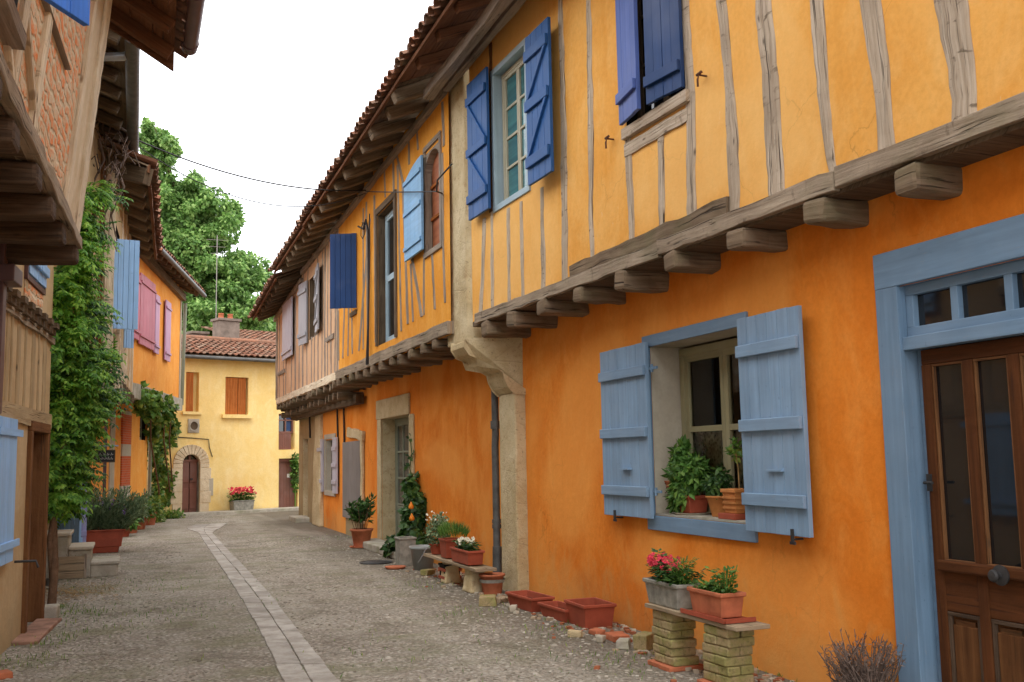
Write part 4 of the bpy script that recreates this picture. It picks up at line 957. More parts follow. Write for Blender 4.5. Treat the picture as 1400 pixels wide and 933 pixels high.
k = MB(); P = [rA(-2.5, yA + .0, -.17), rA(vs_.x, yA + .0, -.17), rA(vs_.x, yA + .035, -.17), rA(-2.5, yA + .035, -.17)]; k.hexa(P + [p + Vector((0, 0, .22)) for p in P], 0); HA.part('verge_board', k, 'timber_red', rfA)
k = MB(); k.tube([Vector((ge.x, y_, ge.z + (yA - y_) * .002)) for y_ in (-1, 3, 6, yA)], .075, 14); 
for y_ in (5, 6.2, 7.4, 8.6, 9.7): k.tube([Vector((ge.x, y_, ge.z)), Vector((ge.x, y_ + .03, ge.z))], .083, 14)
HA.part('gutter', k, 'gutter_brown')

# house B : flush ochre wall with the small blue window and brick course
FB = Frame((-.84, 12.1, 0), dirv(4.6)); HB = Thing('ochre_house', 'ochre plastered house at lower left with a brown doorway and jagged dark brick course', 'house', (-1.0, 11, 0))
zc = FB.at(68, 458)[1]
wB = (FB.at(34, 370)[0], FB.at(58, 370)[0], FB.at(45, 385)[1], FB.at(45, 385)[1] + .62)
dB = (FB.at(34, 700)[0], FB.at(60, 700)[0], -.05, FB.at(47, 577)[1])
s_end = FB.at(66, 600)[0]
HB.part('wall', wall_mb(FB, -9, s_end, -.05, 6.2, [dB, wB]), 'plaster_ochre')
b = MB(); b.quad(FB.P(s_end, -.05, 0), FB.P(s_end, -.05, -4), FB.P(s_end, 6.2, -4), FB.P(s_end, 6.2, 0)); HB.part('wall', b, 'plaster_ochre', label='end wall behind the wisteria')
for h in (dB, wB): HB.part('reveal', reveal_mb(FB, h, 0, .22), 'timber_brown' if h is dB else 'room_dark')
k = frame_mb(FB, wB[0] - .03, wB[1] + .05, wB[2] - .05, wB[3], .05, -.02, .03); HB.part('window_frame', k, 'gutter_brown')
m_ = (wB[0] + wB[1]) / 2
shutter(HB, FB, wB[0] + .02, m_ - .01, wB[2] + .01, wB[3], .01, 'blue_left', n=2, battens=(.25, .8), label='near leaf of the small upper blue shutters'); shutter(HB, FB, m_ + .01, wB[1] - .01, wB[2] + .01, wB[3], .01, 'blue_left', n=2, battens=(.25, .8), label='far leaf of the small upper blue shutters')
b = MB(); P = [(wB[0] - .02, zc + .12), (wB[1] + .03, zc + .12), (wB[1] + .03, wB[2] - .06), (wB[0] - .02, wB[2] - .06)]; b.poly_prism(FB, P, .001, .012); HB.part('brick_panel', b, 'brick_noggin')
for (u, v0, v1, w) in ((31, 395, 340, .12), (8, 565, 420, .10), (14, 560, 425, .05), (24, 560, 432, .14), (33, 560, 440, .06), (44, 575, 448, .16), (52, 565, 452, .06), (60, 572, 458, .17)):
    a_ = FB.at(u, 500)[0]; z0_ = FB.at(u, v0)[1]; z1_ = FB.at(u, v1)[1]; stud(HB, FB, [(a_, z0_), (a_ + U(-.02, .02), z1_)], w, .014, 'timber_ochre', jit=.007)
k = MB(); sB_ = -8.5
nb = MB(); s = -8.5
while s < s_end - .1:
    nb.poly_prism(FB, [(s, zc - .02), (s + .24, zc - .02), (s + .24, zc + .04), (s, zc + .04)], .0, .07)
    nb.poly_prism(FB, [(s + .04, zc + .041), (s + .20, zc + .041), (s + .20, zc + .10), (s + .04, zc + .10)], .0, .11); s += .36
HB.part('brick_course', nb, 'timber_dark', label='dark jagged projecting brick course'); k.bar(FB.P(-8.5, zc - .05, .0), FB.P(s_end, zc - .05, .0), .07, .07, Vector((0, 0, 1)), 20, .01); HB.part('ledge', k, 'timber_sill')
k = MB(); zl_ = FB.at(30, 568)[1]; k.bar(FB.P(-8.5, zl_, .0), FB.P(s_end, zl_, .0), .16, .05, Vector((0, 0, 1)), 30, .012); HB.part('lintel', k, 'timber_ochre')
# brown door frame and door
k = frame_mb(FB, dB[0], dB[1], .0, dB[3], .10, -.12, .04, bottom=False); HB.part('door_frame', k, 'timber_brown', bevel=.008)
k = planks_mb(FB, dB[0] + .1, dB[1] - .1, .02, dB[3] - .1, -.16, -.12, 5); HB.part('door', k, 'timber_brown')
k = MB(); st_ = FB.at(28, 768, .05); k.tube([FB.P(st_[0], st_[1], .0), FB.P(st_[0], st_[1], .18), FB.P(st_[0], st_[1] - .06, .2)], .012, 6); HB.part('shutter_hook', k, 'iron')
# ground-floor blue shutter opened flat against the wall, with its strap hinges
s1 = FB.at(21, 660, .06)[0]; zl, zh = FB.at(15, 768, .06)[1], FB.at(15, 572, .06)[1]
shb = HB.part('shutter', planks_mb(FB, s1 - .85, s1, zl, zh, .03, .065, 5), 'blue_left', bevel=.003, label='pale blue plank shutter at the left edge')
for v in (592, 742):
    zz = FB.at(22, v, .07)[1]; k = MB(); k.box(FB, s1 - .8, s1 + .17, zz - .03, zz + .03, .066, .082, 's'); HB.part('hinge', k, 'blue_left', shb)
# dark post with bracket near the left edge
dpx = FB.at(-3, 440, .12); k = MB(); k.bar(FB.P(dpx[0] - .04, 2.0, .12), FB.P(dpx[0] - .04, 4.2, .12), .14, .1, FB.d, 6, .004); k.box(FB, dpx[0] - .2, dpx[0] + .14, FB.at(10, 398, .12)[1], FB.at(10, 375, .12)[1], .05, .26); HB.part('bracket_post', k, 'gutter_brown', bevel=.01)
k = MB(); k.bar(FB.P(dB[0] - .45, .015, .10), FB.P(dB[1] - .1, .015, .10), .04, .24, Vector((0, 0, 1)), 4, .008); HB.part('doorstep', k, 'old_tile', bevel=.01, label='cracked terracotta doorstep')
k = MB(); k.box(FB, dB[1] - .02, dB[1] + .2, .0, .14, -.02, .16); HB.part('stone_block', k, 'stone_grey', bevel=.02)

# house C : row behind the wisteria
HC = Thing('jettied_house', 'shadowy jettied house behind the wisteria on the left, with a dark gutter', 'house', (-1.2, 16, 0))
FC0 = Frame((-1.32, 12.3, 0), dirv(1.6)); lcz = 9.4
hC = [(3.3, 4.1, -.05, 2.05), (5.6, 6.6, -.05, 2.3)]
HC.part('wall', wall_mb(FC0, -.5, lcz, -.05, 3.2, hC), 'plaster_stone')
for h in hC: HC.part('reveal', reveal_mb(FC0, h, 0, .2), 'lavender')
k = planks_mb(FC0, 3.34, 4.06, 0, 2.0, -.15, -.1, 4); HC.part('door', k, 'reveal_white', label='pale cream door at the top of the steps')
casement(HC, FC0, 5.62, 6.58, .0, 2.28, -.1, 'lavender', 'glass_grey', nx=4, nz=5, name='glazed_door')
f2 = FC0.sub(6.65, math.radians(62), .03); shutter(HC, f2, .0, .42, .1, 2.3, 0, 'lavender', n=5, battens=(.15, .85), label='lavender-blue louvred door shutter')
f2 = FC0.sub(5.55, math.radians(-35), .03); shutter(HC, f2, -.7, .0, .1, 2.3, 0, 'blue_left', n=5, battens=(.15, .85), label='pale blue door shutter behind the wisteria')
FC1 = Frame((-.70, 12.3, 0), dirv(8.0)); HC.part('upper_wall', wall_mb(FC1, .15, 1.75, 2.9, 6.2), 'plaster_ochre')
FC2 = Frame((atY(151, 450, 14).x, 14.0, 0), dirv(2.7)); LC2 = 5.7
w4 = (.5, 1.3, 3.5, 4.85)
HC.part('upper_wall', wall_mb(FC2, -.05, LC2, 2.85, 5.8, [w4]), 'plaster_ochre'); HC.part('window_reveal', reveal_mb(FC2, w4, 0, .2), 'room_dark')
b = MB(); b.quad(FC2.P(-.05, 2.85, 0), FC2.P(-.05, 2.85, -2), FC2.P(-.05, 5.8, -2), FC2.P(-.05, 5.8, 0)); HC.part('upper_wall', b, 'plaster_ochre', label='end of the jetty facing the camera')
k = MB(); k.bar(FC2.P(-.02, 2.3, -.03), FC2.P(-.02, 5.8, -.03), .11, .12, FC2.n, 16, .012); HC.part('corner_post', k, 'timber_pale', label='peeling pale corner post')
k = MB(); k.bar(FC2.P(-.04, 2.6, -.14), FC2.P(-.04, 5.8, -.14), .07, .12, FC2.n, 8, .006); HC.part('corner_post', k, 'timber_brown')
for s in (1.9, 2.8, 3.7, 4.7, 5.6): stud(HC, FC2, [(s, 2.9), (s, 5.8)], .12, .015, 'timber_pale')
k = MB(); pA = atY(155, 470, 15.0); pB = atY(177, 472, 19.3); zlow = 2.55
for t in range(7):
    c = Vector((pA.x + .05, 14.9, 0)).lerp(Vector((pB.x - .02, 19.3, 0)), t / 6); z1_ = 3.42 - .0 * t; z0_ = atY(160 + 3 * t, 530 + t, c.y).z - U(0, .25)
    k.bar((c.x, c.y, z0_), (c.x, c.y, z1_), .05, .55, Vector((1, 0, 0)), 8, .015)
HC.part('jetty_planks', k, 'timber_pale', label='weathered vertical planks under the blue shutter')
for s in [(.3 + .62 * i) for i in range(9)]:
    b = MB(); b.bar(FC2.P(s, 2.75, -.8), FC2.P(s, 2.75, .06), .14, .16, FC2.d, 4, .012); HC.part('joist', b, 'timber_dark', bevel=.02)
f3 = FC2.sub(.38, math.radians(76), .02); wsh_ = .37
shutter(HC, f3, -.04, .30, 3.40, 4.62, -.02, 'blue_left', n=5, battens=(), label='pale blue plank shutter standing open across the view')
for zz in (3.64, 4.38): k = MB(); k.box(f3, -.03, .29, zz - .006, zz + .006, -.034, -.022, 's'); HC.part('shutter_rail', k, 'blue_light')
f3 = FC2.sub(2.4, math.radians(70), .02); shutter(HC, f3, .0, .15, 3.36, 4.4, 0, 'blue_left', n=4, battens=(), label='second pale blue shutter half hidden behind the first')
# eaves of C : near part with gutter, far part lower with big rafters
g0, g1 = atY(181, 50, 10.4), atY(182, 222, 14.6)
def eaveC(p0, p1, inx, sl, rw, rh, sp, m, tile=True, name=''):
    d = (p1 - p0); 
    def q(t, x, dz=0): c = p0 + d * t; return Vector((c.x - x, c.y, c.z + x * sl + dz))
    dk = MB(); x = 0
    while x < inx: P = [q(0, x + .2), q(1, x + .2), q(1, x), q(0, x)]; dk.hexa(P + [p + Vector((0, 0, .02)) for p in P], 0); x += .205
    rf = HC.part('roof', tiles_mb(q(0, -.06, .05), q(1, -.06, .05), Vector((-1, 0, sl)), inx), 'roof_tile'); HC.part('roof_boards', dk, m, rf)
    n = int(d.length / sp)
    for i in range(n): 
        t = (i + .4) / n; b = MB(); b.bar(q(t, .95, -rh / 2 - .01), q(t, .03 + U(0, .06), -rh / 2 - .01), rw, rh, Vector((0, 1, 0)), 4, .01); HC.part('rafter', b, m, rf, bevel=.018)
    return rf
eaveC(Vector((g0.x - .08, g0.y, g0.z + .1)), Vector((g1.x - .08, g1.y, g1.z + .1)), 2.4, .38, .1, .13, .5, 'timber_dark')
k = MB(); k.tube([g0, g0.lerp(g1, .5), g1], .075, 12); HC.part('gutter', k, 'pipe_grey')
z0_ = atY(186, 62, 10.9); z1_ = atY(131, 78, 10.9); k = MB(); k.tube([z0_ + Vector((0, 0, .02)), z0_ + Vector((-.05, 0, -.1)), z0_ + Vector((-.12, 0, -.14)), z1_ + Vector((0, 0, .0)), z1_ + Vector((-.3, 0, 0))], .045, 12); HC.part('downpipe', k, 'zinc')
h0, h1 = atY(203, 228, 13.7), atY(213, 350, 19.6)
eaveC(h0, h1, 2.6, .38, .17, .17, .66, 'timber_joist')
k = MB(); k.bar(h0 + Vector((.0, 0, -.03)), h1 + Vector((.0, 0, -.03)), .10, .04, Vector((0, 0, 1)), 14, .01); HC.part('eave_board', k, 'timber_red')
k = MB(); k.bar(Vector((-.9, 14.7, 5.75)), Vector((h0.x, 13.75, h0.z - .12)), .22, .14, Vector((0, 0, 1)), 6, .01); HC.part('beam', k, 'timber_dark')

DG = -.85
# house D : orange with pink shutters
D1 = atY(245.5, 553, 30.4); FD = Frame((D1.x, D1.y, 0), dirv(12.0)); zD = D1.z
HD = Thing('plastered_house', 'orange plastered house on the left with pink and mauve shutters and grey jetty beam', 'house', (D1.x - 1, D1.y - 4, 0))
sD0 = FD.at(163, 525)[0]
HD.part('upper_wall', wall_mb(FD, sD0, 0, zD + .02, 6.7), 'plaster_left')
b = MB(); b.quad(FD.P(0, zD, 0), FD.P(0, zD, -5), FD.P(0, 6.7, -5), FD.P(0, 6.7, 0)); b.quad(FD.P(sD0, zD, 0), FD.P(sD0, zD, -5), FD.P(sD0, 6.7, -5), FD.P(sD0, 6.7, 0)); HD.part('upper_wall', b, 'plaster_left', label='end walls of the upper floor')
HD.part('wall', wall_mb(FD, sD0 - 1.2, -.05, -.05, zD + .1, [(FD.at(191, 590, DG)[0], FD.at(199, 590, DG)[0], FD.at(195, 602, DG)[1], FD.at(195, 566, DG)[1])], out=DG), 'plaster_left')
hw_ = (FD.at(191, 590, DG)[0], FD.at(199, 590, DG)[0], FD.at(195, 602, DG)[1], FD.at(195, 566, DG)[1]); HD.part('reveal', reveal_mb(FD, hw_, DG, .3), 'room_dark'); casement(HD, FD, hw_[0], hw_[1], hw_[2], hw_[3], DG - .1, 'green_grey', 'glass_dark', nx=2, nz=2)
b = MB(); b.quad(FD.P(-.05, -.05, DG), FD.P(-.05, -.05, -5), FD.P(-.05, zD, -5), FD.P(-.05, zD, DG)); HD.part('wall', b, 'plaster_left', label='end wall of the ground floor')
k = MB(); k.bar(FD.P(sD0 - .3, zD - .02, -.02), FD.P(.02, zD - .02, -.02), .34, .2, Vector((0, 0, 1)), 16, .012); k.box(FD, sD0, 0, zD - .03, zD + .0, DG, -.1, 's'); HD.part('jetty_beam', k, 'stone_grey', bevel=.01, label='grey beam under the upper floor')
k = MB(); k.box(FD, -.18, .01, zD + .02, 6.6, .002, .02); HD.part('quoin', k, 'reveal_white')
k = MB(); k.tube([FD.P(.06, 6.2, .1), FD.P(.06, zD, .05), FD.P(.0, zD - .6, DG + .07), FD.P(.0, .1, DG + .07)], .05, 8); HD.part('downpipe', k, 'green_grey')
def pbox(u0, u1, vb, vt, m, lab, n=3):
    um = (u0 + u1) / 2; a_, b_ = FD.at(u0, 450, .08)[0], FD.at(u1, 450, .08)[0]; shutter(HD, FD, a_, b_, FD.at(um, vb, .08)[1], FD.at(um, vt, .08)[1], .04, m, n=n, battens=(.12, .88), bat_h=.06, label=lab)
pbox(180, 191, 463, 371, 'pink_shutter', 'left pink shutter'); pbox(191.8, 212, 475, 380, 'pink_shutter', 'wide pink shutter', 5); pbox(212.8, 218.5, 484, 403, 'mauve_shutter', 'narrow mauve shutter beside the wide pink one'); pbox(227, 234, 494, 412, 'mauve_shutter', 'narrow mauve shutter near the corner')
# brick pilaster with pale stone bands and pale quoin
pa_, pb_ = FD.at(166, 620, DG + .03)[0], FD.at(178, 620, DG + .03)[0]
zz = 0; i = 0
bk, stn = MB(), MB()
while zz < 2.9:
    h = .75 if i % 2 == 0 else .30; tgt = MB(); P = [(pa_, zz), (pb_, zz), (pb_, min(zz + h, 2.95)), (pa_, min(zz + h, 2.95))]; tgt.poly_prism(FD, P, DG + .001, DG + .05); HD.part('brick_jamb' if i % 2 == 0 else 'stone_band', tgt, 'brick_band' if i % 2 == 0 else 'reveal_white'); zz += h + .001; i += 1

qa, qb = FD.at(151, 620, DG + .03)[0], FD.at(157, 620, DG + .03)[0]; k = MB(); k.box(FD, qa, qb, 0, 2.95, DG + .001, DG + .03); HD.part('quoin', k, 'reveal_white', label='pale corner quoin')
dq = (FD.at(157.5, 620, DG + .03)[0], FD.at(165.5, 620, DG + .03)[0]); k = planks_mb(FD, dq[0], dq[1], .05, 2.3, DG + .002, DG + .02, 5); HD.part('door', k, 'plaster_left')
# eave of D
e1 = atY(274, 401, 30.6); FDe = (e1 - FD.P(0, e1.z, 0)).dot(FD.n); seD = FD.at(214, 345, FDe)[0]
def qD(s, x, dz=0): return FD.P(s, e1.z + x * .42 + dz, FDe - x)
dk = MB(); x = 0
while x < 2.2: P = [qD(sD0 + .8, x + .2), qD(.6, x + .2), qD(.6, x), qD(sD0 + .8, x)]; dk.hexa(P + [p + Vector((0, 0, .02)) for p in P], 0); x += .205
rfD = HD.part('roof', tiles_mb(qD(sD0 + .8, -.05, .04), qD(.6, -.05, .04), (qD(0, 1) - qD(0, 0)), 3.2), 'roof_tile'); HD.part('roof_boards', dk, 'timber_red', rfD)
s = sD0 + 1
while s < .5: b = MB(); b.bar(qD(s, 1.3, -.07), qD(s, .05, -.07), .1, .12, FD.d, 3, .006); HD.part('rafter', b, 'timber_joist', rfD, bevel=.01); s += .6
k = MB(); k.tube([qD(sD0 + .8, -.08, .0), qD(.6, -.08, .0)], .06, 8); HD.part('gutter', k, 'pipe_grey')
k = MB(); k.bar(FD.P(sD0, 6.55, .05), FD.P(.02, 6.35, .05), .2, .15, Vector((0, 0, 1)), 10, .01); HD.part('wall_plate', k, 'timber_joist')

# ================================================================== yellow house closing the street
FY = Frame((1.69, 32.75, 0), (.933, .36, 0)); HY = Thing('yellow_house', 'pale yellow house closing the end of the lane, with an arched brown door', 'house', (3.0, 34, 0))
def yb(u0, u1, v0, v1, o=0): um, vm = (u0 + u1) / 2, (v0 + v1) / 2; return (FY.at(u0, vm, o)[0], FY.at(u1, vm, o)[0], FY.at(um, v1, o)[1], FY.at(um, v0, o)[1])
zeL = FY.at(247, 482)[1]; zeR = FY.at(378, 499)[1]; zeY = (zeL + zeR) / 2 + .1
print('yellow eave', zeL, zeR)
wa = yb(254, 272, 509, 563); wb_ = yb(308, 339.5, 516, 567); wc = yb(381, 403, 566, 615); dc = yb(381, 407, 627, 697); dd = yb(248.5, 272.5, 634, 701)
dcx = (dd[0] + dd[1]) / 2; dr_ = (dd[1] - dd[0]) / 2
HY.part('wall', wall_mb(FY, -2.5, 7.5, -.05, zeY, [wa, wb_, wc, (dc[0], dc[1], -.05, dc[3]), (dd[0], dd[1], -.05, dd[3] + dr_)]), 'plaster_yellow')
for h in (wa, wb_, wc, (dc[0], dc[1], -.05, dc[3])): HY.part('reveal', reveal_mb(FY, h, 0, .2), 'plaster_yellow')
HY.part('reveal', reveal_mb(FY, (dd[0], dd[1], -.05, dd[3] + dr_), 0, .25), 'stone_grey')
# spandrels of the arch, then the stone ring
k = MB()
for sg in (-1, 1):
    k.poly_prism(FY, [(dcx + sg * dr_, dd[3] + dr_ + .001), (dcx + sg * dr_, dd[3])] + [(dcx + sg * dr_ * math.cos(q * math.pi / 16), dd[3] + dr_ * math.sin(q * math.pi / 16)) for q in range(1, 9)], -.2, .002)
HY.part('arch_spandrel', k, 'plaster_lime')
k = MB(); R1_ = dr_ + .30
for q in range(12):
    t0, t1 = q * math.pi / 12 + .012, (q + 1) * math.pi / 12 - .012
    k.poly_prism(FY, [(dcx + dr_ * math.cos(t0), dd[3] + dr_ * math.sin(t0)), (dcx + R1_ * math.cos(t0), dd[3] + R1_ * math.sin(t0)), (dcx + R1_ * math.cos(t1), dd[3] + R1_ * math.sin(t1)), (dcx + dr_ * math.cos(t1), dd[3] + dr_ * math.sin(t1))], .001, .05)
for sg in (-1, 1):
    z = 0
    while z < dd[3] - .01:
        h = min(.36, dd[3] - z); x0, x1 = sorted((dcx + sg * dr_, dcx + sg * (R1_ + (.06 if int(z * 3) % 2 else 0)))); k.box(FY, x0, x1, z + .004, z + h - .004, .001, .05); z += h
HY.part('door_arch', k, 'plaster_lime', bevel=.01, label='pale stone arch around the brown door')
k = planks_mb(FY, dd[0] + .02, dd[1] - .02, .02, dd[3] + .05, -.16, -.11, 2, gap=.02)
for c in (.27, .73):
    for zz in (.2, 1.0): k.box(FY, dd[0] + (dd[1] - dd[0]) * c - .11, dd[0] + (dd[1] - dd[0]) * c + .11, zz, zz + .62, -.11, -.09)
k.box(FY, dd[0], dd[1], dd[3] + .05, dd[3] + .12, -.17, -.08, 's'); k.box(FY, dcx - .03, dcx + .03, dd[3] + .1, dd[3] + dr_, -.15, -.09)
door_y = HY.part('door', k, 'door_brown', bevel=.006, label='brown double-leaf door under a glazed fanlight')
k = MB(); k.box(FY, dd[0], dd[1], dd[3] + .12, dd[3] + dr_, -.17, -.15); HY.part('pane', k, 'glass_dark', door_y)
k = MB(); k.tube([FY.P(dcx + .06, 1.1, -.1), FY.P(dcx + .06, 1.1, -.04)], .03, 8); HY.part('door_handle', k, 'iron', door_y)
shutter(HY, FY, wa[0] + .01, wa[1] - .16, wa[2] + .01, wa[3] - .01, -.08, 'shutter_brown', n=4, battens=(), label='brown shutter of the left window'); k = MB(); k.box(FY, wa[0] - .12, wa[1] + .08, wa[2] - .09, wa[2] - .002, -.02, .09, 's'); HY.part('window_sill', k, 'plaster_yellow')
mid = (wb_[0] * .42 + wb_[1] * .58)
shutter(HY, FY, wb_[0] + .01, mid - .01, wb_[2] + .01, wb_[3] - .01, -.09, 'shutter_brown', n=5, battens=(), label='left brown shutter of the wide window'); shutter(HY, FY, mid + .01, wb_[1] - .05, wb_[2] + .01, wb_[3] - .01, -.10, 'shutter_brown', n=4, battens=(), label='right brown shutter of the wide window')
k = MB(); k.box(FY, wb_[0] - .12, wb_[1] + .1, wb_[2] - .12, wb_[2] - .002, -.02, .1, 's'); HY.part('window_sill', k, 'plaster_yellow')
# round vent in a stone square
vv = yb(256.5, 272, 573, 592); c_, z_ = (vv[0] + vv[1]) / 2, (vv[2] + vv[3]) / 2; k = MB(); k.box(FY, vv[0], vv[1], vv[2], vv[3], .001, .04); vt = HY.part('vent_stone', k, 'reveal_white', bevel=.01)
k = MB(); pr = [(.0005, .012), (.13, .012), (.13, .055), (.17, .055), (.17, .04)]
vs = [FY.P(c_ + math.cos(q * math.pi / 10) * r, z_ + math.sin(q * math.pi / 10) * r, o + .03) for (r, o) in pr[2:] for q in range(20)]; k.add(vs, [(i * 20 + q, i * 20 + (q + 1) % 20, (i + 1) * 20 + (q + 1) % 20, (i + 1) * 20 + q) for i in range(2) for q in range(20)]); HY.part('vent_rim', k, 'stone_grey', vt)
k = MB(); k.add([FY.P(c_ + math.cos(q * math.pi / 10) * .13, z_ + math.sin(q * math.pi / 10) * .13, .043) for q in range(20)], [tuple(range(20))]); HY.part('vent_hole', k, 'timber_dark', vt)
bl = yb(279, 291, 654, 678); k = MB(); k.box(FY, bl[0], bl[1], bl[2], bl[3], .001, .04); HY.part('stone_block', k, 'reveal_white', bevel=.01)
k = MB(); k.tube([FY.at(u, v)[0] and FY.P(*FY.at(u, v), .02) for u, v in ((243, 598), (262, 599), (285, 601), (286, 612), (290, 625))], .012, 5); HY.part('wall_cable', k, 'cable')
# right hand bay: dark window over a brown panel, brown garage door
k = frame_mb(FY, wc[0] + .01, wc[1] - .01, wc[2] + .55, wc[3] - .01, .05, -.14, -.09); k.box(FY, (wc[0] + wc[1]) / 2 - .02, (wc[0] + wc[1]) / 2 + .02, wc[2] + .58, wc[3], -.13, -.095); k.box(FY, wc[0], wc[1], wc[2] + .95, wc[2] + .99, -.13, -.095, 's'); wq = HY.part('window', k, 'door_brown')
q = MB(); q.box(FY, wc[0] + .02, wc[1] - .02, wc[2] + .56, wc[3] - .02, -.16, -.15); HY.part('pane', q, 'glass_dark', wq); q = MB(); q.box(FY, wc[0] + .62 * (wc[1] - wc[0]), wc[1] - .07, wc[2] + .62, wc[3] - .06, -.149, -.14); HY.part('curtain', q, 'blue_navy', wq)
k = planks_mb(FY, wc[0] + .02, wc[1] - .1, wc[2] + .01, wc[2] + .54, -.1, -.06, 6); HY.part('balcony_panel', k, 'door_brown')
k = planks_mb(FY, dc[0] + .02, dc[1] - .02, .0, dc[3] - .03, -.15, -.11, 6); k.box(FY, dc[0], dc[1], dc[3] - .1, dc[3], -.16, -.06, 's'); gdr = HY.part('garage_door', k, 'door_brown')
nt = yb(392.5, 397.5, 648, 653, -.1); q = MB(); q.box(FY, nt[0], nt[1], nt[2], nt[3], -.108, -.1); HY.part('notice', q, 'sign_white', gdr)
k = MB(); k.box(FY, -2.5, 7.5, -.02, .10, 0, .55, 's'); HY.part('kerb', k, 'stone_grey', bevel=.02)
# roof
SLY = .30; bk_ = FY.n * -1
def qY(s, x, dz=0): zz = zeY - .12 + (zeR - zeL) / (7.0) * 0; return FY.P(s, zz + x * SLY + dz, .38 - x)
k = MB(); P = [qY(-2.5, 0), qY(7.5, 0), qY(7.5, 2.8), qY(-2.5, 2.8)]; k.hexa(P + [p + Vector((0, 0, .05)) for p in P], 0)
rfY = HY.part('roof', tiles_mb(qY(-2.5, -.04, .07), qY(7.5, -.04, .07), qY(0, 1) - qY(0, 0), 2.6, pitch=.21, course=.3, r=.075), 'roof_tile'); HY.part('roof_boards', k, 'timber_joist', rfY)
k = MB(); P = [qY(-2.5, 2.8), qY(7.5, 2.8), FY.P(7.5, zeY - .1, -6), FY.P(-2.5, zeY - .1, -6)]; k.hexa(P + [p + Vector((0, 0, .05)) for p in P], 0); HY.part('roof_slope', k, 'roof_tile', rfY)
k = MB(); k.tube([qY(-2.5, 2.75, .10), qY(7.5, 2.75, .10)], .09, 8); HY.part('ridge', k, 'roof_tile', rfY)
k = MB(); k.tube([qY(-2.5, -.1, 0), qY(7.5, -.1, 0)], .06, 8); HY.part('gutter', k, 'pipe_grey', rfY)
def chim(T, u0, u1, vt_, vb, o, m='stone_grey', cap=False):
    a_, zt_ = FY.at(u0, vt_, o); b_, _ = FY.at(u1, vt_, o); zb_ = FY.at(u0, vb, o)[1]; k = MB(); k.box(FY, a_, b_, zb_ - .8, zt_, o - .55, o); c = T.part('chimney', k, m, bevel=.02)
    k = MB(); k.box(FY, a_ - .05, b_ + .05, zt_ + .001, zt_ + .09, o - .6, o + .05); n = 3
    T.part('chimney_cap', k, m, c, bevel=.01)
    for x in ((.25, .7) if u0 > 290 else ()): k = MB(); k.lathe(FY.P(a_ + (b_ - a_) * x, zt_ + .09, o - .28), [(.1, 0), (.085, .16), (.10, .17), (.10, .19), (.001, .19)], 10); T.part('chimney_pot', k, 'terracotta', c)
chim(HY, 300, 328, 438, 474, -2.4, 'chimney_stone'); chim(HY, 263, 284, 456, 466, -3.6, 'chimney_stone')
HY.part('wall', wall_mb(Frame(FY.P(7.5, 0, 0), -FY.n), 0, 6, -.05, zeY), 'plaster_yellow', label='side wall of the yellow house')
# roof seen beyond the yellow house
HZ = Thing('tiled_house', 'low tiled house glimpsed behind the yellow house, just right of its chimney', 'house', tuple(FY.P(6, 0, -9)))
FZ = Frame(FY.P(0, 0, -9), FY.d, FY.n); a_, z_a = FZ.at(326, 468); b_, z_b = FZ.at(372, 478); 
k = wall_mb(FZ, a_, a_ + 9, 0, z_a - .1); HZ.part('wall', k, 'plaster_stone')
def qZ(s, x, dz=0): return FZ.P(s, z_a + x * .25 + dz, .4 - x)
HZ.part('roof', tiles_mb(qZ(a_ - .3, 0, .05), qZ(a_ + 9, 0, .05), qZ(0, 1) - qZ(0, 0), 3.5, pitch=.26), 'roof_tile')
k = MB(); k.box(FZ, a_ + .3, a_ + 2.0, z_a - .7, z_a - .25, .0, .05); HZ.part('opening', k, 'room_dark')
for s in (0, 1, 2, 3, 4, 5): k = MB(); k.bar(qZ(a_ + s * 1.2, 1, -.06), qZ(a_ + s * 1.2, 0, -.06), .12, .14, FZ.d, 3, .01); HZ.part('rafter', k, 'timber_joist')
# ================================================================== plants
def cloud(mb, blobs, n, L, W, shell=.55, up=.5, droop=.2, zmin=None):
    vol = [b[1][0] * b[1][1] * b[1][2] for b in blobs]; tot = sum(v ** .8 for v in vol)
    for (c, r), v in zip(blobs, vol):
        for _ in range(int(n * v ** .8 / tot) + 1):
            d = rv(); t = shell + (1 - shell) * R() ** .6; p = Vector((c[0] + d.x * r[0] * t, c[1] + d.y * r[1] * t, c[2] + d.z * r[2] * t))
            if zmin is not None and p.z < zmin: continue
            nr = (d * .7 + rv() * .6 + Vector((0, 0, up))).normalized(); dr = rv() * .8 + d * .5 - Vector((0, 0, droop)); s = U(.7, 1.25)
            mb.leaf(p, dr, nr, L * s, W * s)
def pinnate(mb, c, d, L, n, lw, ll):
    """a wisteria leaf: paired leaflets on a drooping midrib"""
    d = Vector(d).normalized(); p = Vector(c); side = d.cross(Vector((0, 0, 1)))
    if side.length < .1: side = Vector((1, 0, 0))
    side.normalize()
    for i in range(n):
        t = i / n; p = p + d * (L / n); d = (d + Vector((0, 0, -.10))).normalized(); up = side.cross(d)
        for sg in (-1, 1):
            mb.leaf(p, side * sg + d * .55 - Vector((0, 0, .25)), up + rv() * .25, ll * (1 - .3 * t) * U(.85, 1.1), lw)
    mb.leaf(p, d, side.cross(d), ll, lw)

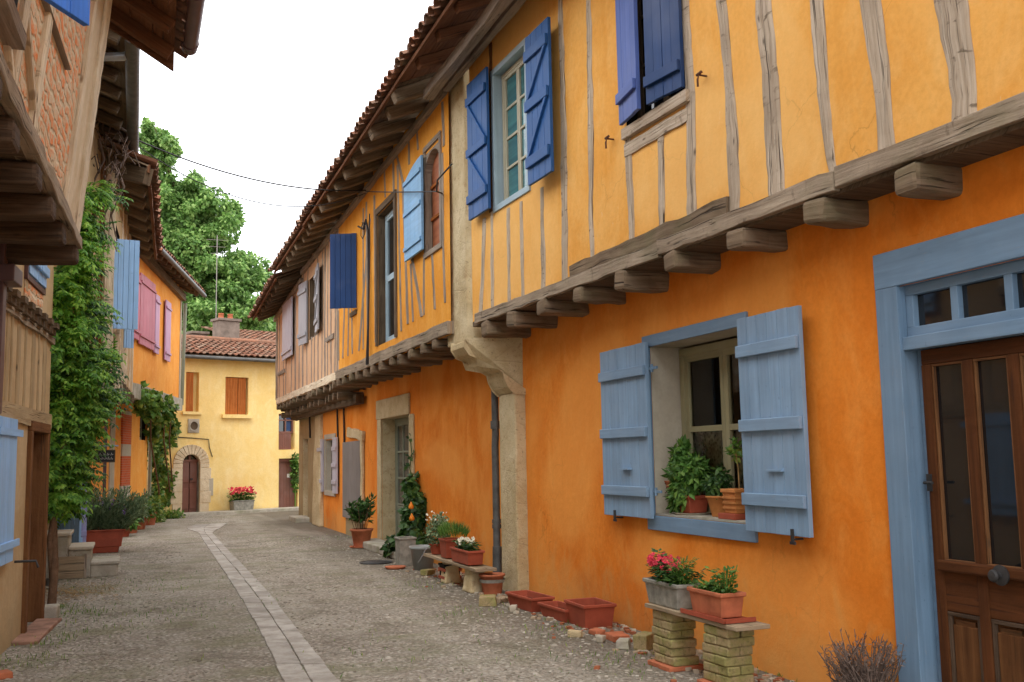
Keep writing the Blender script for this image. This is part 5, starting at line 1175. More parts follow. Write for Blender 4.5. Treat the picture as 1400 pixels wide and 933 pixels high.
# tall tree beyond the roofs
def tree(x, y, blobs, h, nl, label, rad=.45, group=None, L=.25, m='leaf_tree'):
    T = Thing('tree', label, 'tree', (x, y, 0), group)
    k = MB(); pts = [Vector((x + math.sin(i * .9) * .18, y, h * i / 8)) for i in range(9)]; k.tube(pts, [rad * (1 - .085 * i) for i in range(9)], 10)
    for (c, r) in blobs:
        b0 = pts[min(7, max(2, int((c[2] - r[2]) / h * 8)))]; q = Vector(c); k.tube([b0, b0.lerp(q, .5) + Vector((0, 0, .4)), q], [rad * .38, rad * .22, rad * .06], 6)
        for _ in range(4): e_ = q + Vector((U(-1, 1) * r[0], U(-1, 1) * r[1], U(-.6, 1) * r[2])) * .8; k.tube([b0.lerp(q, .6), e_], [rad * .13, rad * .03], 5)
    T.part('trunk', k, 'bark')
    k = MB()
    for (c, r) in blobs:
        sub = []
        for _ in range(int(12 + 7 * max(r))):
            d = rv() * U(.2, 1.1); s = U(.2, .42); sub.append(((c[0] + d.x * r[0], c[1] + d.y * r[1], c[2] + d.z * r[2]), (s * r[0], s * r[1], s * r[2] * .75)))
        cloud(k, sub, int(nl / len(blobs)), L, L * .72, .3, .7, .25)
    T.part('crown', k, m); return T
YT = 58
def tb(u, v, ru, rv_, Y=YT):
    c = atY(u, v, Y); s = Y / 1380.0 * 1.06; return ((c.x, c.y + U(-1.5, 1.5), c.z), (ru * s, 2.6, rv_ * s))
random.seed(21)
tree(atY(262, 500, YT).x, YT, [tb(216, 205, 22, 26), tb(222, 262, 38, 40), tb(262, 268, 26, 22), tb(232, 330, 50, 48), tb(285, 325, 44, 42), tb(300, 375, 52, 40), tb(250, 400, 52, 46), tb(318, 418, 46, 32), tb(262, 455, 60, 34), tb(345, 436, 24, 20), tb(252, 335, 52, 60), tb(285, 392, 60, 44), tb(238, 292, 40, 50), tb(310, 440, 50, 26)], 15.5, 120000, 'tall bright green tree rising behind the roofs at the end of the lane')
random.seed(22)
tree(atY(352, 500, 66).x, 66, [tb(338, 440, 36, 26, 66), tb(362, 460, 18, 18, 66), tb(320, 462, 34, 20, 66)], 10, 16000, 'lower green tree showing between the chimney and the pale house', .3, L=.3)
k = MB(); a = atY(297, 322, 44); k.tube([Vector((a.x, 44, 4.5)), Vector((a.x, 44, a.z))], .018, 6)
for z in (.2, .5, .8): k.tube([Vector((a.x - .5 + z * .3, 44, a.z - z)), Vector((a.x + .5 - z * .3, 44, a.z - z))], .008, 5)
solo('antenna_mast', k, 'mast', 'thin tall aerial mast standing against the tree', 'antenna')

# wisteria on the left
random.seed(5)
W = Thing('wisteria', 'large green wisteria hanging over the left house fronts, its twisted trunk rising from the lane', 'climbing plant', (-.8, 12.4, 0))
k = MB(); k.tube([Vector((-.80, 12.4, 0)), Vector((-.78, 12.4, .5)), Vector((-.82, 12.5, 1.1)), Vector((-.74, 12.5, 1.8)), Vector((-.8, 12.6, 2.6)), Vector((-.66, 12.8, 3.6)), Vector((-.5, 13, 4.6)), Vector((-.35, 13.3, 5.2))], [.05, .042, .038, .042, .036, .035, .03, .03], 9)
k.tube([Vector((-.77, 12.42, 0)), Vector((-.84, 12.4, .8)), Vector((-.72, 12.5, 1.5)), Vector((-.8, 12.6, 2.2))], [.03, .028, .025, .02], 8); W.part('trunk', k, 'bark')
k = MB()
def tw(u, v, Y): return atY(u, v, Y)
random.seed(9)
for _ in range(34):
    p = tw(U(128, 172), U(135, 260), U(13.2, 14.2)); pts = [p]
    for i in range(7): p = p + Vector((U(-.09, .10), U(-.10, .10), U(-.22, .13))); pts.append(p)
    k.tube(pts, [U(.008, .018)] * 3 + [.008] * 5, 5)
for (u0, v0, u1, v1) in ((165, 175, 185, 225), (135, 190, 128, 300), (142, 240, 150, 340), (160, 230, 160, 330), (125, 120, 160, 210)):
    a, b = tw(u0, v0, 13.4), tw(u1, v1, 13.6); k.tube([a, a.lerp(b, .3) + Vector((.08, 0, .05)), a.lerp(b, .65) - Vector((.07, 0, 0)), b], [.02, .016, .012, .008], 5)
W.part('bare_stems', k, 'dry_twig')
masses = [  # u, v, Y, radius in pixels across, down, number, shade
    (112, 292, 12.6, 14, 38, 60), (106, 350, 12.6, 26, 34, 110), (100, 400, 12.7, 34, 36, 150), (98, 455, 12.7, 36, 42, 190), (104, 510, 12.8, 42, 36, 210), (112, 560, 13.0, 42, 34, 200), (100, 600, 13.0, 36, 34, 170),
    (88, 640, 12.9, 32, 34, 190), (84, 678, 12.7, 24, 22, 110), (78, 560, 12.6, 18, 40, 110), (76, 480, 12.5, 16, 50, 110), (80, 400, 12.5, 16, 40, 80), (74, 620, 12.5, 14, 44, 100), (140, 495, 13.3, 20, 30, 70), (150, 540, 13.5, 16, 16, 40), (128, 268, 12.9, 16, 14, 24), (146, 262, 13.2, 18, 10, 18), (142, 318, 13.1, 12, 14, 16), (135, 430, 13.2, 14, 26, 40)]
kb_, ks_ = MB(), MB()
for (u, v, Y, ru, rv2, n) in masses:
    if u > 95: ru *= .86; u -= 2
    s = Y / 1380 * 1.05
    for _ in range(int(n * 1.35)):
        d = rv() * (U(.15, 1) ** .6); c = atY(u + d.x * ru, v + d.z * rv2, Y) + Vector((0, d.y * .42, 0))
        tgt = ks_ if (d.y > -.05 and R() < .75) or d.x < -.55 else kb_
        dr = Vector((U(-.9, .9) + .15, U(-.9, .5) - .2, U(-.5, .35))); pinnate(tgt, c, dr, U(.18, .30), random.choice((4, 5, 5, 6)), U(.028, .040), U(.075, .11))
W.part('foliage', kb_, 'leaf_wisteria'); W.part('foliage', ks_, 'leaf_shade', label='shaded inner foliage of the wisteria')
# climber on the far orange house
random.seed(12)
T = Thing('climbing_vine', 'leafy green climber on the corner of the orange house with pink shutters', 'climbing plant', tuple(gnd(236, 712)))
def fd(u, v, o): o = o + (DG + .15 if v > 560 else 0); s, z = FD.at(u, v, o); return FD.P(s, z, o)
bl = []
for (u, v, ru, rv2) in ((192, 540, 14, 10), (205, 552, 18, 16), (222, 560, 20, 18), (210, 580, 14, 20), (228, 590, 16, 24), (214, 612, 14, 20), (232, 625, 12, 22), (216, 640, 12, 20), (228, 655, 12, 18), (214, 672, 9, 14), (228, 682, 8, 12), (238, 600, 8, 24), (226, 700, 8, 6)):
    c = fd(u, v, .02); s = 30.5 / 1380 * 1.04; bl.append((tuple(c), (ru * s * .85, .26, rv2 * s * .95)))
k = MB(); cloud(k, bl, 2300, .17, .15, .3, .3, .4, zmin=.03); T.part('foliage', k, 'leaf_vine')
k = MB()
for (u0, u1) in ((216, 206), (229, 226), (231, 236)): a, b = fd(u0, 712, -.2), fd(u1, 545, .1); k.tube([Vector((a.x, a.y, 0)), a.lerp(b, .3) + Vector((.08, 0, 0)), a.lerp(b, .7) - Vector((.06, 0, 0)), b], [.03, .025, .02, .015], 6)
T.part('stem', k, 'bark')

# ------------------------------------------------------------------ pots and plants
def round_pot(T, c, r, h, m='terracotta', name='pot', taper=.68, rim=.12, saucer=False, soil=True, par=None):
    k = MB(); k.lathe(c, [(.001, 0), (r * taper, 0), (r * taper * 1.01, .01), (r * .95, h * (1 - rim)), (r * 1.06, h * (1 - rim) + .004), (r * 1.08, h), (r * .96, h), (r * .93, h * .9), (.001, h * .88)], 22); p = T.part(name, k, m, par)
    if saucer: k = MB(); k.lathe(Vector(c) - Vector((0, 0, .0)), [(.001, .004), (r * 1.0, .004), (r * 1.12, .03), (r * 1.06, .03), (r * .98, .012)], 22); T.part('saucer', k, m)
    if soil: k = MB(); k.lathe(c, [(.001, h * .93), (r * .92, h * .9)], 16); T.part('soil', k, 'soil')
    return p
def trough_mb(c, ang, L, W_, H, tap=.82, rim=.018, wall=.012):
    """tapered rectangular planter, hollow, with a rolled rim"""
    k = MB(); f = Frame(c, (math.cos(ang), math.sin(ang), 0)); z0 = c[2]
    def ring(l, w, z): return [f.P(a * l / 2, z + z0, b * w / 2) for a, b in ((-1, -1), (1, -1), (1, 1), (-1, 1))]
    rs = [ring(L * tap, W_ * tap, 0), ring(L * .97, W_ * .97, H - .03), ring(L + rim, W_ + rim, H - .028), ring(L + rim, W_ + rim, H), ring(L - wall * 2, W_ - wall * 2, H), ring((L - wall * 2) * .9, (W_ - wall * 2) * .9, H * .25)]
    vs = [p for r in rs for p in r]; fs = [(3, 2, 1, 0)]
    for i in range(len(rs) - 1): fs += [(i * 4 + j, i * 4 + (j + 1) % 4, i * 4 + 4 + (j + 1) % 4, i * 4 + 4 + j) for j in range(4)]
    fs.append(tuple(len(rs) * 4 - 4 + j for j in range(4))); k.add(vs, fs, [[(vs[i].x * 1 + vs[i].y, vs[i].z) for i in f_] for f_ in fs]); return k
def soil_mb(c, ang, L, W_, z): 
    k = MB(); f = Frame(c, (math.cos(ang), math.sin(ang), 0)); k.quad(*[f.P(a * L / 2, z, b * W_ / 2) for a, b in ((-1, -1), (1, -1), (1, 1), (-1, 1))]); return k
def tuft(mb, c, r, h, n, L, W_, up=.9): 
    for _ in range(n):
        a = U(0, 6.28); q = U(0, 1) ** .5; z = U(.0, 1); p = Vector(c) + Vector((math.cos(a) * r * q * (.4 + .6 * z), math.sin(a) * r * q * (.4 + .6 * z), h * z)); mb.leaf(p, Vector((math.cos(a), math.sin(a), U(-.3, up))), Vector((U(-.4, .4), U(-.4, .4), 1)), L * U(.7, 1.2), W_ * U(.7, 1.2))
def flowers(mb, c, r, h, n, s):
    for _ in range(n):
        a = U(0, 6.28); q = U(.2, 1) ** .5; p = Vector(c) + Vector((math.cos(a) * r[0] * q, math.sin(a) * r[1] * q, h * U(.55, 1.1)))
        nn = rv() * .6 + Vector((-.2, -.5, .7))
        for j in range(5): e1 = nn.orthogonal().normalized(); e2 = nn.normalized().cross(e1); t = j * 1.2566; mb.leaf(p, e1 * math.cos(t) + e2 * math.sin(t) + nn * .35, nn, s, s * .8, .1)
def stems(mb, c, r, h, n, w=.004):
    for _ in range(n): a = U(0, 6.28); q = U(0, 1); p = Vector(c) + Vector((math.cos(a) * r * q * .4, math.sin(a) * r * q * .4, 0)); e = Vector(c) + Vector((math.cos(a) * r * q, math.sin(a) * r * q, h * U(.6, 1))); mb.tube([p, p.lerp(e, .5) + Vector((0, 0, h * .08)), e], w, 4, cap=False)
random.seed(31)
AL = math.radians(90)
# three empty red planters on the ground
def red_planter(u0, v0, u1, v1, W_, H, lab):
    a, b = gnd(u0, v0), gnd(u1, v1); d = (b - a); L = d.length / .86; ang = math.atan2(d.y, d.x); nrm = Vector((-d.y, d.x, 0)).normalized()
    if nrm.x < 0: nrm = -nrm
    c = a.lerp(b, .5) + nrm * W_ * .42
    T = Thing('planter', lab, 'planter', tuple(c), 'empty red planters along the wall')
    T.part('trough', trough_mb(c, ang, L, W_, H, .84), 'terracotta_red', bevel=.006); T.part('soil', soil_mb(c, ang, L * .9, W_ * .86, H * .55), 'soil')
red_planter(697, 829, 727, 838, .26, .15, 'empty low red planter nearest the stone pilaster, first of three')
red_planter(741, 842, 773, 852, .22, .13, 'empty small red planter between the two larger ones')
red_planter(778, 852, 801, 861, .32, .22, 'deep empty red planter, last of the three, nearest the stacked blocks')

# near bench on stacked blocks
def block_stack(c, n, lab, tilt=.0, base=True):
    T = Thing('block_stack', lab, 'block pillar', tuple(c), 'stacked block pillars of the near bench'); f = Frame(c, (math.cos(tilt + AL), math.sin(tilt + AL), 0)); z = 0
    if base: k = MB(); k.box(f, -.17, .17, 0, .035, -.15, .15); T.part('base_tile', k, 'terracotta', bevel=.006); z = .036
    for i in range(n):
        o = U(-.025, .025); two = i % 2 == 0
        for j in range(2):
            k = MB(); a0_ = U(-.004, .004)
            ff = Frame((c[0], c[1], 0), (math.cos(tilt + AL + U(-.07, .07)), math.sin(tilt + AL + U(-.07, .07)), 0))
            if two: k.box(ff, -.145 + j * .146 + o, -.003 + j * .146 + o, z, z + .0615, -.11 + a0_, .11 + a0_, 's')
            else: k.box(ff, -.14 + o, .145 + o, z, z + .0615, -.11 + j * .112, -.002 + j * .112, 's')
            T.part('block', k, 'mossy_block', bevel=.01)
        z += .0635
    return z
g1 = gnd(903, 914) + Vector((.13, 0, 0)); bx = g1.x; y1, y2 = g1.y, FR.at(995, 900, 4.37 - bx)[0]
print('bench', bx, y1, y2)
zt_1 = block_stack(Vector((bx, y1, 0)), 6, 'mossy stack of pale blocks under the left end of the near plank bench')
zt_2 = block_stack(Vector((bx, y2, 0)), 6, 'mossy stack of pale blocks under the right end of the near plank bench', .06)
zt_ = max(zt_1, zt_2); k = MB(); k.bar((bx, y1 + .22, zt_ + .02), (bx + .02, y2 - .30, zt_ + .018), .27, .03, Vector((1, 0, 0)), 8, .003)
solo('bench_plank', k, 'bench_wood', 'weathered grey plank laid on two block stacks, carrying two planters', 'bench', loc=(bx, (y1 + y2) / 2, zt_), bevel=.004); zp = zt_ + .037
c = Vector((bx - .01, y1 + .0, zp)); T = Thing('flower_trough', 'grey trough of pink-red flowers on the near plank bench', 'flower box', tuple(c)); T.part('trough', trough_mb(c, AL, .52, .20, .185, .84), 'planter_grey', bevel=.006); T.part('soil', soil_mb(c, AL, .47, .16, c.z + .16), 'soil')
k = MB()
for i in range(9): tuft(k, c + Vector((U(-.05, .05), .2 - i * .05, .17)), .09, U(.08, .15), 60, .055, .04)
T.part('foliage', k, 'leaf_dark'); k = MB(); tuft(k, c + Vector((0, .18, .24)), .06, .15, 60, .05, .035); T.part('foliage', k, 'leaf_dark')
k = MB()
flowers(k, c + Vector((-.03, .07, .17)), (.09, .20), .17, 62, .023); flowers(k, c + Vector((-.02, .17, .24)), (.06, .07), .12, 12, .022)
T.part('flower', k, 'petal_pink')
k = MB(); tuft(k, c + Vector((-.02, -.20, .16)), .11, .20, 420, .045, .012, 1.6); T.part('foliage', k, 'leaf_mid', label='feathery green foliage at the right end of the trough')
c = Vector((bx + .0, y2 + .12, zp + .018)); k0 = MB(); T = Thing('flower_trough', 'terracotta trough of low green plants on the near plank bench', 'flower box', tuple(c))
k = MB(); k.bar(c + Vector((0, .28, -.012)), c + Vector((0, -.30, -.012)), .25, .012, Vector((1, 0, 0))); k.bar(c + Vector((-.125, .28, -.002)), c + Vector((-.125, -.30, -.002)), .012, .03, Vector((1, 0, 0))); k.bar(c + Vector((-.12, -.3, -.002)), c + Vector((.12, -.3, -.002)), .012, .03, Vector((0, 1, 0))); T.part('saucer', k, 'terracotta_red')
T.part('trough', trough_mb(c, AL, .44, .19, .17, .86), 'terracotta', bevel=.006); T.part('soil', soil_mb(c, AL, .40, .15, c.z + .15), 'soil')
k = MB()
for i in range(7): tuft(k, c + Vector((0, .18 - i * .06, .15)), .08, U(.03, .09) if i < 4 else U(.1, .2), 60, .045, .028, 1.2)
T.part('foliage', k, 'leaf_mid')
k = MB(); stems(k, c + Vector((0, -.12, .15)), .1, .2, 10); T.part('stem', k, 'leaf_mid')

# far bench with pots
gA, gB = gnd(617, 795), gnd(638, 810); xb = 3.86; yA_, yB_ = 12.75, 11.72
T = Thing('stone_bench', 'low thin bench on two stone legs against the orange wall, loaded with pots', 'bench', (xb, 12.3, 0)); k = MB(); k.bar((xb, 13.5, .30), (xb + .03, 11.35, .29), .26, .035, Vector((1, 0, 0)), 8, .004); T.part('seat', k, 'bench_wood', bevel=.004)
for y, w in ((12.75, .22), (11.75, .34)): k = MB(); k.bar((xb + .02, y, 0), (xb + .02, y, .275), w, .22, Vector((0, 1, 0)), 4, .012, taper=.75); T.part('leg', k, 'stone', bevel=.02)
c = Vector((xb, 13.25, .325)); T = Thing('potted_plant', 'bushy plant with small white flowers at the left end of the low bench', 'potted plant', tuple(c)); round_pot(T, c, .12, .14, 'terracotta_red')
k = MB(); cloud(k, [((c.x, c.y, c.z + .26), (.17, .17, .2)), ((c.x + .02, c.y, c.z + .42), (.12, .12, .12))], 900, .05, .032, .3); T.part('foliage', k, 'leaf_herb'); k = MB(); flowers(k, c + Vector((0, 0, .2)), (.16, .16), .34, 26, .017); T.part('flower', k, 'petal_white')
c = Vector((xb + .02, 12.7, .325)); T = Thing('potted_plant', 'feathery green plant in a square brown-red pot in the middle of the low bench', 'potted plant', tuple(c)); T.part('pot', trough_mb(c, AL, .3, .24, .24, .85), 'terracotta_red', bevel=.008); T.part('soil', soil_mb(c, AL, .26, .2, c.z + .2), 'soil')
k = MB()
for _ in range(900): a = rv(); p = c + Vector((a.x * .14, a.y * .34 - .08, .26 + abs(a.z) * .10)); k.leaf(p, Vector((a.x * .6, a.y * .6, 1.2)), rv(), U(.07, .15), .006)
T.part('foliage', k, 'leaf_mid')
c = Vector((xb - .01, 11.95, .325)); T = Thing('flower_trough', 'terracotta trough of white flowers at the right end of the low bench', 'flower box', tuple(c)); T.part('trough', trough_mb(c, AL, .72, .2, .17, .9), 'terracotta_red', bevel=.006); T.part('soil', soil_mb(c, AL, .66, .16, c.z + .15), 'soil')
k = MB()
for i in range(7): tuft(k, c + Vector((0, .24 - i * .08, .14)), .09, .12, 70, .05, .034)
T.part('foliage', k, 'leaf_dark'); k = MB(); flowers(k, c + Vector((-.02, 0, .15)), (.09, .26), .14, 40, .026); T.part('flower', k, 'petal_white')
c = gnd(601, 797) + Vector((.14, 0, 0)); T = Thing('striped_pot', 'dark square pot with red stripes standing under the left end of the low bench', 'pot', tuple(c)); T.part('pot', trough_mb(c, AL, .26, .22, .24, .9), 'black', bevel=.006)
for z in (.05, .15): k = MB(); f = Frame(c, (0, 1, 0)); q = .121 + z * .03; k.box(f, -q - .012, q + .012, z, z + .035, -q * .85 - .01, q * .85 + .012); T.part('stripe', k, 'terracotta_red')
c = gnd(664, 814) + Vector((.10, .05, 0)); T = Thing('flower_pot', 'round terracotta pot with a pale rim standing by the right leg of the low bench', 'pot', tuple(c)); round_pot(T, c, .145, .235, 'terracotta', taper=.76); k = MB(); k.lathe(c, [(.145, .14), (.152, .175), (.153, .178)], 22, jit=.004); T.part('rim_stain', k, 'planter_grey')
# grey bucket and the vine with squashes
c = gnd(562, 780) + Vector((.18, .0, 0)); T = Thing('bucket', 'grey plastic bucket with a thick rim and wire handle beside the squash vine', 'bucket', tuple(c)); r, h = .185, .34
k = MB(); k.lathe(c, [(.001, 0), (r * .74, 0), (r * .96, h * .86), (r * 1.08, h * .87), (r * 1.1, h), (r * 1.02, h), (r * .9, h * .86), (r * .7, .05), (.001, .05)], 26); T.part('body', k, 'plastic_grey'); k = MB(); k.lathe(c, [(.001, h * .8), (r * .9, h * .78)], 18); T.part('contents', k, 'black')
k = MB(); k.tube([c + Vector((0, -r * 1.1, h * .95)), c + Vector((-.1, -r * 1.16, h * .5)), c + Vector((-.12, -r * .9, .12))], .008, 6); T.part('handle', k, 'zinc')
T = Thing('squash_vine', 'trailing vine with orange squashes climbing beside the stone-framed door', 'climbing plant', tuple(gnd(542, 778) + Vector((.3, .3, 0))))
c = gnd(545, 778) + Vector((.22, .45, 0)); k = trough_mb(c, AL, .3, .26, .42, .9); T.part('pot', k, 'planter_grey', bevel=.01); T.part('soil', soil_mb(c, AL, .26, .22, .38), 'soil')
def fr(u, v, o): s, z = FR.at(u, v, o); return FR.P(s, z, o)
bl = []
for (u, v, o, ru, rv2) in ((563, 660, .12, 8, 10), (565, 680, .14, 11, 14), (563, 700, .18, 13, 14), (562, 722, .2, 14, 14), (557, 742, .26, 16, 12), (543, 740, .34, 11, 8), (537, 752, .36, 8, 12), (572, 740, .22, 7, 14), (570, 700, .14, 8, 30), (540, 770, .36, 8, 10)):
    q = fr(u, v, o); bl.append((tuple(q), (.12, ru * .0125, rv2 * .0115)))
k = MB(); cloud(k, bl, 1500, .12, .11, .35, .25, .5, zmin=.05); T.part('foliage', k, 'leaf_dark')
k = MB(); P = [fr(u, v, .04) for u, v in ((566, 700), (564, 660), (560, 640), (563, 620), (561, 600))]; k.tube(P, .008, 5)
for p_ in P[1:]:
    for _ in range(7): k.leaf(p_ + rv() * .08, rv(), rv(), .09, .07)
T.part('stem', k, 'leaf_dark')
for (u, v) in ((562, 692), (563, 708)): k = MB(); q = fr(u, v, .34); k.lathe(q - Vector((0, 0, .09)), [(.001, .04), (.036, .05), (.042, .085), (.022, .12), (.008, .15), (.001, .155)], 14); T.part('squash', k, 'petal_orange')
c = gnd(536, 778) + Vector((.05, 0, 0)); k = MB(); k.lathe(c, [(.001, .0), (.13, .0), (.16, .035), (.14, .035), (.001, .02)], 20); solo('saucer', k, 'terracotta', 'shallow terracotta saucer on the ground in front of the squash vine', 'saucer', loc=c)
c = gnd(514, 770); k = MB(); k.lathe(c + Vector((0, 0, .002)), [(.001, .02), (.15, .022), (.16, .014), (.235, .014), (.24, .0)], 30); k2 = MB()
k.lathe(c + Vector((0, 0, .002)), [(.24, .015), (.25, .022), (.26, .015)], 30); solo('manhole_cover', k, 'iron', 'round dark iron cover on the paving before the stone-framed door', 'manhole cover', loc=c)
# potted shrub by the grey door leaf
c = gnd(487, 750) + Vector((.12, .1, 0)); T = Thing('potted_plant', 'leafy laurel-like shrub in a terracotta pot by the grey boarded door', 'potted plant', tuple(c)); round_pot(T, c, .20, .34, 'terracotta', saucer=True)
k = MB()
for _ in range(26):
    a = U(0, 6.28); e_ = c + Vector((math.cos(a) * U(.05, .32), math.sin(a) * U(.05, .32), U(.6, .92)))
    for i in range(16): t = U(.35, 1); p = (c + Vector((0, 0, .33))).lerp(e_, t); k.leaf(p, rv() + Vector((0, 0, .8)), rv(), .13, .05)
T.part('foliage', k, 'leaf_dark'); k = MB(); stems(k, c + Vector((0, 0, .3)), .3, .55, 18, .006); T.part('stem', k, 'bark')
# stones and broken brick along the wall foot
random.seed(44)
def chunk(p, s, name='brick', m='rubble', lab='', cat='brick', flat=.45, ang=None, grp=None):
    k = MB(); ang = U(0, 3.1) if ang is None else ang; f = Frame(p, (math.cos(ang), math.sin(ang), 0)); P = []
    for z in (0, s * flat): P += [f.P(a * s * U(.42, .56), z + U(0, .01) * (z > 0), b * s * U(.25, .36)) for a, b in ((-1, -1), (1, -1), (1, 1), (-1, 1))]
    k.hexa(P, 0); return solo(name, k, m, lab, cat, grp, bevel=.008, loc=p)
chunk(gnd(668, 827), .30, 'block', 'mossy_block', 'yellowish block lying before the round terracotta pot', 'block', .3, 1.2)
chunk(gnd(686, 823), .24, 'tile_fragment', 'bench_wood', 'flat brown tile fragment at the foot of the downpipe', 'tile', .18, .5)
chunk(gnd(706, 836) + Vector((-.03, 0, 0)), .12, 'stone', 'reveal_white', 'small white stone in front of the first red planter', 'stone', .5)
chunk(gnd(874, 888) + Vector((.05, .0, 0)), .20, 'block', 'mossy_block', 'mossy yellow cube of block beside the left block stack', 'block', .6, .6)
chunk(gnd(835, 876) + Vector((.06, 0, 0)), .24, 'brick', 'terracotta', 'broken reddish brick lying left of the yellow block', 'brick', .22, 1.5)
chunk(gnd(853, 886) + Vector((.0, 0, 0)), .17, 'stone', 'stone_grey', 'rounded grey stone tucked against the yellow block', 'stone', .4)
chunk(gnd(816, 868), .16, 'brick', 'terracotta', 'small brick piece just past the deep red planter', 'brick', .25)
chunk(gnd(822, 878), .10, 'stone', 'reveal_white', 'small whitish stone beyond the deep red planter', 'stone', .5)
chunk(gnd(546, 784) + Vector((.3, -.4, 0)), .2, 'stone', 'mossy_block', 'yellowish stone at the foot of the grey bucket', 'stone', .35)
chunk(gnd(800, 873) + Vector((-.05, .1, 0)), .13, 'stone', 'stone', 'tan stone between the deep planter and the small brick piece', 'stone', .4)
mb = MB()
for _ in range(900):
    y = U(5.2, 14.5); x = 4.36 - abs(random.gauss(0, .28)); s = U(.014, .045)
    if x < 3.3: continue
    P = []; a = U(0, 3)
    for z in (0, s * U(.3, .7)):
        P += [Vector((x + math.cos(a + q * 1.571) * s * U(.6, 1), y + math.sin(a + q * 1.571) * s * U(.6, 1), z)) for q in range(4)]
    mb.hexa(P, 0)
solo('rubble', mb, 'rubble', 'loose brick crumbs and stone chips along the foot of the orange wall', 'rubble', kind='stuff')
# dry bush by the door
random.seed(50)
c = FR.P(5.12, 0, .22); T = Thing('dry_bush', 'dry grey-brown twiggy bush by the blue door surround', 'bush', tuple(c)); k = MB(); lf = MB()
for _ in range(230):
    a = U(0, 6.28); e_ = c + Vector((math.cos(a) * U(.0, .24) - .02, math.sin(a) * U(.0, .36), U(.12, .5))); m_ = c.lerp(e_, U(.3, .6)) + Vector((U(-.06, .06), U(-.08, .08), U(.0, .1))); k.tube([c + Vector((U(-.05, .05), U(-.08, .08), 0)), m_, e_], [.005, .004, .002], 4, cap=False)
    for i in range(9): p = m_.lerp(e_, R()); lf.leaf(p, rv() + Vector((0, 0, .6)), rv(), .035, .007)
T.part('twig', k, 'dry_twig'); T.part('dry_leaf', lf, 'dry_twig')

# things on the near window sill
random.seed(61)
zs = win[2] + .019
def ws(u, v, o): s, _ = FR.at(u, v, o); return FR.P(s, zs, o)
c = ws(948, 700, -.16); k = MB(); k.lathe(c, [(.001, .0), (.15, .0), (.17, .015), (.15, .012), (.001, .008)], 22); solo('saucer', k, 'reveal_white', 'wide pale plate under the herb pot on the window sill', 'saucer', loc=c)
c = c + Vector((0, 0, .013)); T = Thing('potted_plant', 'bushy green herb in a brown-red pot on the window sill', 'potted plant', tuple(c)); T.part('pot', trough_mb(c, AL, .21, .2, .15, .8), 'terracotta_red', bevel=.01); T.part('soil', soil_mb(c, AL, .18, .17, c.z + .13), 'soil')
k = MB(); cloud(k, [((c.x - .02, c.y + .02, c.z + .33), (.15, .19, .15)), ((c.x - .02, c.y + .12, c.z + .45), (.09, .10, .13)), ((c.x - .09, c.y + .02, c.z + .20), (.07, .14, .12)), ((c.x, c.y + .17, c.z + .58), (.04, .04, .07)), ((c.x - .08, c.y + .14, c.z + .10), (.05, .07, .09)), ((c.x - .02, c.y - .1, c.z + .42), (.06, .07, .07))], 1300, .085, .042, .3, .5, .3); T.part('foliage', k, 'leaf_mid'); k = MB(); stems(k, c + Vector((0, 0, .1)), .12, .35, 14); T.part('stem', k, 'leaf_dark')
c = ws(984, 700, -.16); T = Thing('potted_plant', 'thin dark-leaved plant in an orange clay pot in the middle of the sill', 'potted plant', tuple(c)); round_pot(T, c, .105, .17, 'terracotta_orange', taper=.6)
k = MB(); cloud(k, [((c.x, c.y, c.z + .25), (.10, .12, .10)), ((c.x, c.y - .05, c.z + .33), (.06, .06, .09)), ((c.x - .02, c.y + .1, c.z + .24), (.05, .07, .08))], 330, .06, .03, .2, .3, .3); T.part('foliage', k, 'leaf_dark')
c = ws(1010, 712, -.10); T = Thing('potted_plant', 'ribbed square clay pot with a single tall yellowing stem on the sill', 'potted plant', tuple(c)); k = MB(); k.box(Frame((c.x, c.y, 0), (0, 1, 0)), -.10, .14, zs, zs + .045, -.1, .1); T.part('brick_base', k, 'terracotta_red', bevel=.004)
c2 = c + Vector((0, .0, .046)); T.part('pot', trough_mb(c2, AL, .19, .17, .19, .84), 'terracotta_orange', bevel=.005)
for z in (.035, .075, .115): k = MB(); q = .084 + z * .08; f = Frame((c2.x, c2.y, 0), (0, 1, 0)); k.box(f, -q - .004, q + .004, c2.z + z, c2.z + z + .016, -q * .9 - .004, q * .9 + .004); T.part('rib', k, 'terracotta_orange')
k = MB(); k.tube([c2 + Vector((0, -.03, .15)), c2 + Vector((0, -.025, .35)), c2 + Vector((.0, .0, .46))], .006, 5); T.part('stem', k, 'straw'); k = MB(); cloud(k, [((c2.x, c2.y + .0, c2.z + .50), (.04, .05, .08))], 44, .06, .035, .2); T.part('foliage', k, 'leaf_vine')
c = ws(914, 696, -.16); T = Thing('wire_stand', 'rusty curled wire stand with a tiny clay pot at the left end of the sill', 'plant stand', tuple(c)); k = MB()
for j in range(7):
    cc = c + Vector((U(-.04, .04), U(-.06, .05), U(.08, .26))); k.tube([cc + Vector((math.cos(q) * .035, math.sin(q) * .045, q * .008 + math.sin(q * 2 + j) * .02)) for q in [i * .6 for i in range(13)]], .0035, 4)
k.tube([c, c + Vector((0, .05, .2)), c + Vector((.0, -.07, .40))], .005, 5); T.part('wire', k, 'rust_iron'); round_pot(T, c + Vector((-.02, -.06, .22)), .042, .06, 'terracotta', rim=.25, soil=False); k = MB(); k.lathe(c, [(.001, 0), (.05, .0), (.06, .05), (.04, .09), (.02, .1)], 12); T.part('jar', k, 'straw')

